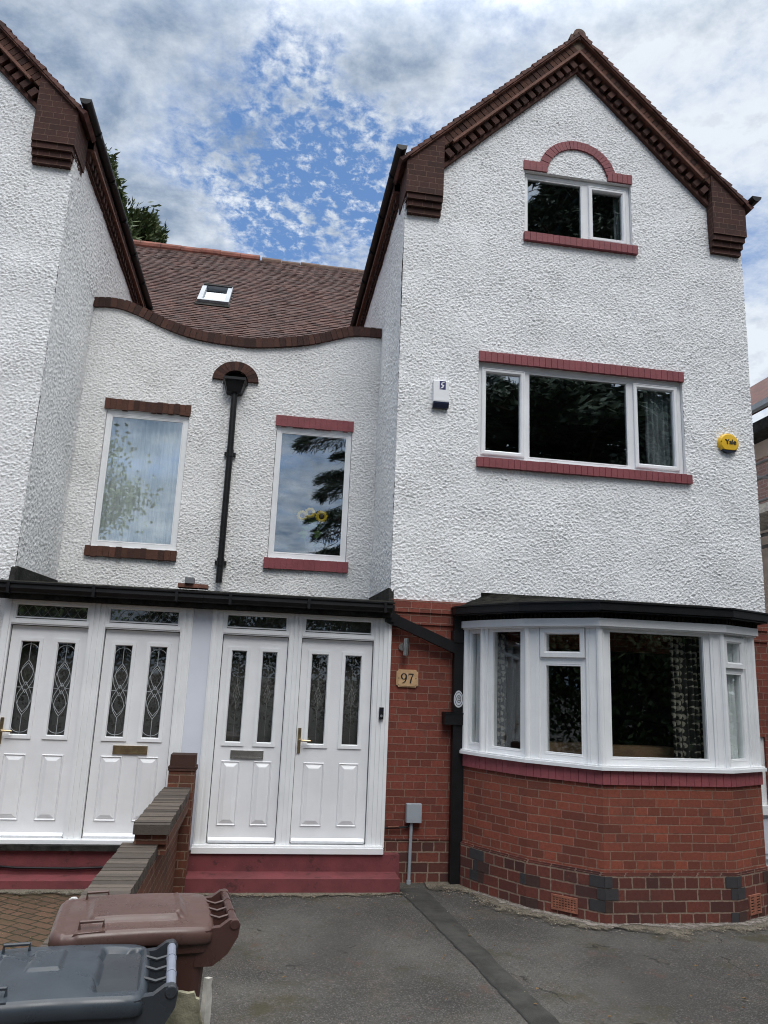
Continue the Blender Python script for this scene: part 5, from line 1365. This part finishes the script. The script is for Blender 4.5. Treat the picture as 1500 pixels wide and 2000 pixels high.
m = MB(); m.tube([(-2.6, 7.985, .20), (-2.1, 7.98, .165), (-1.6, 7.98, .16), (-1.1, 7.98, .18), (-.85, 7.98, .20)], .011, 8); o = m.build('cable', M['black'], smooth=True); tag(o, 'black cable sagging along the riser of the left doorstep', 'cable')

# ------------------------------------------------------------------ neighbour with scaffold
def neighbour():
    X = 9.4; K = X/7.2; Zs = lambda z: 2.02+(z-2.02)*K; y0, y1 = 9.2, 24
    t = thing('neighbour_house', 'pink brick neighbouring house glimpsed past the right wall edge', 'house', (X+3, 14, 0))
    pk = brickmat('pale_pink_brick', (.62, .40, .36), (.50, .29, .26), (.70, .62, .58), darkamt=.1)
    F = Fr((X, 0, 0), (0, 1, 0), (-1, 0, 0)); m = MB(); m.box(F, y0, y1, -.2, 0, Zs(4.75), Zs(5.45)); m.build('upper_wall', pk, t)
    m = MB(); m.box(F, y0, y1, -.2, -.03, -.1, Zs(4.75)); m.box(F, y0, y1, -.02, .05, Zs(5.45), Zs(5.70)); m.build('rendered_wall', plain('buff_render', (.55, .44, .37), .9, .1, 3), t)
    m = MB(); m.box(F, y0, y1, .05, .45, Zs(5.70), Zs(5.70)+.05); m.box(F, y0, y1, .45, .48, Zs(5.70), Zs(5.86)); m.build('soffit', M['black_old'], t)
    m = MB(); m.box(F, y0, y1, .485, .60, Zs(6.0), Zs(6.08)); m.build('gutter', M['grey_plastic'], t, bevel=.02)
    m = MB(); m.prism(Fr((0, 0, 0), (1, 0, 0), (0, -1, 0)), [(X-.5, Zs(6.06)), (X+5, Zs(6.06)+4), (X+5, Zs(6.06)+3.9), (X-.4, Zs(6.06)-.06)], -y1, -y0); m.build('roof', M['tile'], t)
    s = thing('scaffold', 'steel tube scaffold with boards beside the pink neighbouring house', 'scaffold', (X-.4, 13, 0)); x = X-.35
    for y in (10.6, 13.2, 15.8): m = MB(); m.tube([(x+.05, y, -.05), (x+.05, y, 8.0)], .03, 8); m.build('standard', M['grey_plastic'], s)
    for z in (5.28, 5.05, 4.72): m = MB(); m.tube([(x, y0, Zs(z)), (x, y1, Zs(z))], .03, 8); m.build('guard_rail', M['pole_dark'], s)
    m = MB(); m.tube([(x, 11.0, Zs(4.72)), (x, 14, Zs(5.4))], .03, 8); m.build('brace', M['pole_dark'], s)
    for k in range(4): m = MB(); m.box(W0, X-1.3+.24*k, X-1.3+.23+.24*k, y0, y1, Zs(4.28), Zs(4.32)); m.build('board', M['wood_pale'], s)
    m = MB(); m.box(W0, x-.04, x, y0, y1, Zs(4.50), Zs(4.66)); m.build('toe_board', M['wood_pale'], s)
    for z in (4.22, 4.05): m = MB(); m.tube([(x, y0, Zs(z)), (x, y1, Zs(z))], .035, 8); m.build('ledger', M['pole_dark'], s)
M['pole_dark'] = plain('dull_scaffold_tube', (.13, .13, .13), .5, .3, 8)
neighbour()

# ------------------------------------------------------------------ trees
def leaf_mat(name, c1, c2, rough=.6):
    m, nt, b = newmat(name); g = nd(nt, 'ShaderNodeNewGeometry')
    nt.links.new(mixc(nt, g.outputs['Random Per Island'], c1, c2), b.inputs['Base Color']); b.inputs['Roughness'].default_value = rough; b.inputs['Specular IOR Level'].default_value = .25
    return m
def leaves(name, mat, parent, C, D, L, Wd, seed):
    """one quad leaf per centre C, along D, with length L and width Wd"""
    r = np.random.default_rng(seed); n = len(C); D = D/np.linalg.norm(D, axis=1, keepdims=True); R = r.standard_normal((n, 3)); S = np.cross(D, R); S /= np.linalg.norm(S, axis=1, keepdims=True)
    L = np.asarray(L).reshape(-1, 1); Wd = np.asarray(Wd).reshape(-1, 1)
    V = np.stack([C-D*L/2, C+S*Wd/2, C+D*L/2, C-S*Wd/2], 1).reshape(-1, 3); Q = np.arange(4*n).reshape(n, 4)
    return np_mesh(name, V, Q, mat, parent, False)
def conifer(name, label, x, y, h, rad, n_tiers, seed, mat, dens=1.0, z0=2.5, droop=.25, flat=.35, leaf=(.30, .09), group=None, dip=.35, shape=lambda t: (1-t)**.75):
    r = np.random.default_rng(seed); t = thing(name, label, 'tree', (x, y, 0), 0, group)
    m = MB(); m.tube([(x, y, -.1), (x+.1, y, h*.3), (x, y+.1, h*.65), (x, y, h)], [h*.022, h*.017, h*.010, .03], 10)
    Cs, Ds = [], []
    for k in range(n_tiers):
        f = (k+.5)/n_tiers; z = z0+(h-z0)*f; R = rad*shape(f); nb = max(4, int(7*(1-f*.4)))
        for b in range(nb):
            a = 2*math.pi*(b+r.random())/nb; Rb = R*r.uniform(.65, 1.1)+.25; zz = z+r.uniform(-.5, .5)*(h-z0)/n_tiers
            d = np.array((math.cos(a), math.sin(a), 0)); s = np.array((-math.sin(a), math.cos(a), 0))
            tip = np.array((x, y, zz))+d*Rb+np.array((0, 0, -droop*Rb+.12*Rb))
            m.tube([(x, y, zz-.1), tuple(np.array((x, y, zz+.08*Rb))+d*Rb*.5), tuple(tip)], [.012*Rb+.03, .008*Rb+.015, .012], 5)
            n = int(130*Rb*dens)
            u = r.random(n)**.65; w = (r.random(n)-.5)*Rb*.62*np.sin(np.clip(u, .02, 1)*math.pi*.80+.35)
            c = np.array((x, y, zz))+d*(u*Rb)[:, None]+s*w[:, None]
            c[:, 2] += .16*Rb*np.sin(u*math.pi)*.7-droop*Rb*u**2+.12*Rb*u - np.abs(w)*.18 + r.normal(0, flat*.35, n)
            Cs.append(c); dd = d*.8+s*np.sign(w)[:, None]*.7+r.normal(0, .35, (n, 3)); dd[:, 2] -= dip; Ds.append(dd)
    m.build('trunk', M['bark'], t); C = np.vstack(Cs); D = np.vstack(Ds); n = len(C)
    leaves('crown', mat, t, C, D, r.uniform(.6, 1.3, n)*leaf[0], r.uniform(.7, 1.3, n)*leaf[1], seed); return t
def broadleaf(name, label, x, y, h, rad, seed, mat, n=9000, leaf=.16, z0=1.5):
    r = np.random.default_rng(seed); t = thing(name, label, 'tree', (x, y, 0)); m = MB(); m.tube([(x, y, -.1), (x+.1, y, h*.35), (x, y+.1, h*.75)], [.2, .15, .05], 9); Cs = []
    nb = 60
    for k in range(nb):
        a = r.uniform(0, 6.28); f = r.random(); zz = z0+(h-z0)*f; R = rad*math.sqrt(max(.05, math.sin(math.pi*min(.97, f*.8+.15))))*r.uniform(.35, 1.0)
        c = np.array((x+R*math.cos(a), y+R*math.sin(a), zz)); m.tube([(x, y, min(zz*.8, h*.7)), tuple(c)], [.05, .015], 5)
        q = r.normal(0, 1, (n//nb, 3))*np.array((.38, .38, .26))*rad*.42; Cs.append(c+q)
    m.build('trunk', M['bark'], t); C = np.vstack(Cs); leaves('crown', mat, t, C, r.standard_normal((len(C), 3)), r.uniform(.7, 1.3, len(C))*leaf, r.uniform(.5, .9, len(C))*leaf, seed)
gr_dark = leaf_mat('dark_conifer_needles', (.050, .080, .034), (.115, .14, .058)); gr_cedar = leaf_mat('cedar_needles', (.022, .040, .026), (.055, .078, .042)); gr_mid = leaf_mat('garden_tree_leaves', (.10, .15, .05), (.20, .26, .10)); gr_hedge = leaf_mat('hedge_leaves', (.020, .038, .012), (.05, .075, .025))
conifer('conifer_tree', 'tall dark green conifer rising behind the tiled roof', -6.9, 25.2, 19.6, 4.9, 32, 3, gr_dark, 3.2, 6, .04, .8, (.32, .09), dip=-.5, shape=lambda t: min(1, (1-t)*2.0+.02)*(.86+.22*math.sin(t*41)))
conifer('cedar_tree', 'huge dark cedar standing across the drive opposite the right-hand house', 14.2, -16.5, 30, 12.2, 18, 8, gr_cedar, 1.5, 3.5, .10, .65, (.60, .14), shape=lambda t: (1-t*.62)*(.85+.15*math.cos(t*19)))
conifer('cedar_tree', 'smaller spreading cedar standing opposite the downpipe between the houses', 6.3, -16.5, 19, 8.4, 8, 18, gr_cedar, 1.9, 3.5, .12, .26, (.60, .042), shape=lambda t: (1-t*.45)*(.9+.1*math.cos(t*19)))
broadleaf('garden_tree', 'light green broadleaf tree standing opposite the left-hand house', -8.6, -8.6, 12.0, 3.6, 5, gr_mid, 22000, .17)
def hedge_row():
    r = np.random.default_rng(6); n = 36000; x = r.uniform(-14, 18, n); f = r.random(n); top = 4.0+.35*np.sin(x*1.7)+.3*np.sin(x*.6+1)
    C = np.stack([x, -8.8+r.normal(0, .35, n), top*np.sqrt(f)], 1); o = leaves('hedge', gr_hedge, None, C, r.standard_normal((n, 3)), r.uniform(.10, .22, n), r.uniform(.06, .12, n), 3)
    tag(o, 'long dark hedge along the street edge opposite both houses', 'hedge')
hedge_row()
def side_hedge(x0, y0, y1, h, seed, label):
    r = np.random.default_rng(seed); n = int(2600*(y1-y0)); y = r.uniform(y0, y1, n); C = np.stack([x0+r.normal(0, .3, n), y, h*(1+.1*np.sin(y*2))*np.sqrt(r.random(n))], 1)
    o = leaves('hedge', gr_hedge, None, C, r.standard_normal((n, 3)), r.uniform(.10, .22, n), r.uniform(.06, .12, n), seed); tag(o, label, 'hedge')
side_hedge(-9.2, -8.5, 6.5, 3.6, 31, 'tall hedge along the far left side of the left-hand front garden')
side_hedge(8.4, -8.5, 7.8, 3.4, 32, 'tall hedge along the right side of the tarmac drive')
